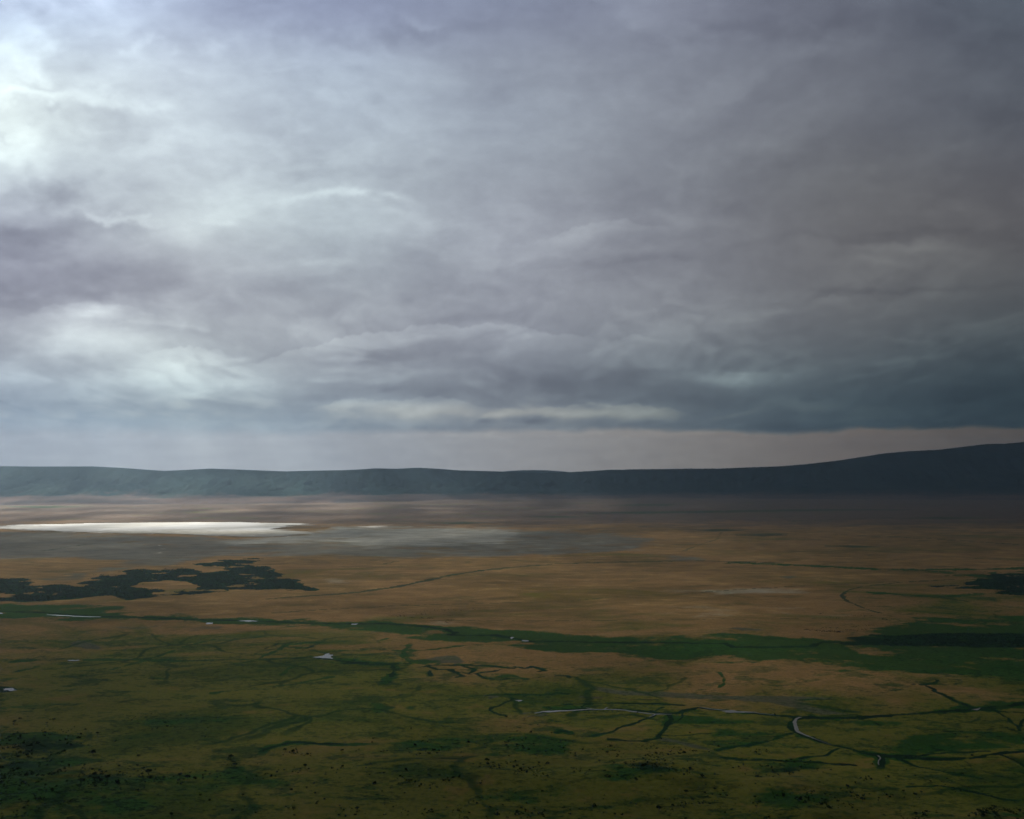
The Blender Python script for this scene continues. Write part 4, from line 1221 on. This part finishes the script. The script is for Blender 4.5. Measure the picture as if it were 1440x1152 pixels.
def herd(me, name, cat, pts, label, group, smin=1.0, smax=1.35):
    for (a, b_) in pts:
        x, y = flat_at(a, b_)
        o = bpy.data.objects.new(name, me)
        col.objects.link(o)
        o.location = (x, y, float(relief(np.array([x]), np.array([y]))[0]))
        o.rotation_euler = (0, 0, rg.choice((0, math.pi)) + rg.gauss(0, .5))
        s = rg.uniform(smin, smax); o.scale = (s, s, s)
        o['label'] = label; o['category'] = cat; o['group'] = group
A = []
for (cx, cyy, rx, ry, k) in [(552,866,8,1.2,9),(565,866.5,6,1,10),(580,868.5,8,.8,14),(592,869.5,6,.8,12),(596,864,8,1.2,11),(618,858.6,12,1.2,14),(645,858.8,10,.8,6),(605,869.4,6,1,14),(632,866,5,1,8),(635,872.6,7,.6,13),(630,876,6,.9,12),(560,861.5,10,1,5),(600,860,14,1.5,8),(665,857,10,1,3)]:
    for _ in range(k):
        A.append((rg.gauss(cx, rx * .55), rg.gauss(cyy, ry * .6)))
herd(gnu, 'wildebeest', 'wildebeest', A, 'dark wildebeest in the loose herd grazing on tan grass above the green river band', 'wildebeest herd grazing above the river band')
A = []
for (cx, cyy, rx, ry, k) in [(1136,885.4,7,.5,14),(1150,886.8,12,1,24),(1166,888,12,.9,40),(1178,888.6,8,.9,34),(1170,883,16,1.5,18),(1195,886,14,1.6,22),(1215,885,8,1,9),(1222,879,6,.8,11),(1204,881,12,1,10),(1245,871,7,1.2,14),(1175,869,14,1,14),(1155,863,7,1,8),(1210,866,20,2,14)]:
    for _ in range(k):
        A.append((rg.gauss(cx, rx * .55), rg.gauss(cyy, ry * .6)))
herd(buf, 'buffalo', 'buffalo', A, 'black buffalo in the dense herd strung along the edge of the green river band', 'buffalo herd packed along the river band', .95, 1.25)

# ------------------------------------------------------------------ haze over the crater
hb = 31500.0
V = [(x, y, z) for z in (-22.0, 1500.0) for x, y in ((-hb, -2900), (hb, -2900), (hb, 31000), (-hb, 31000))]
fc = [(3, 2, 1, 0), (4, 5, 6, 7), (0, 1, 5, 4), (1, 2, 6, 5), (2, 3, 7, 6), (3, 0, 4, 7)]
n = NT('haze')
pv = n.n('ShaderNodeVolumePrincipled')
pv.inputs['Color'].default_value = HAZE_COLOR
pv.inputs['Density'].default_value = HAZE_DENSITY
pv.inputs['Anisotropy'].default_value = HAZE_ANISO
hm = n.out(pv.outputs[0], 'Volume')
link('haze', mesh_from('haze', V, fc, smooth=False), hm, kind='stuff', label='pale blue haze filling the crater air', category='haze')
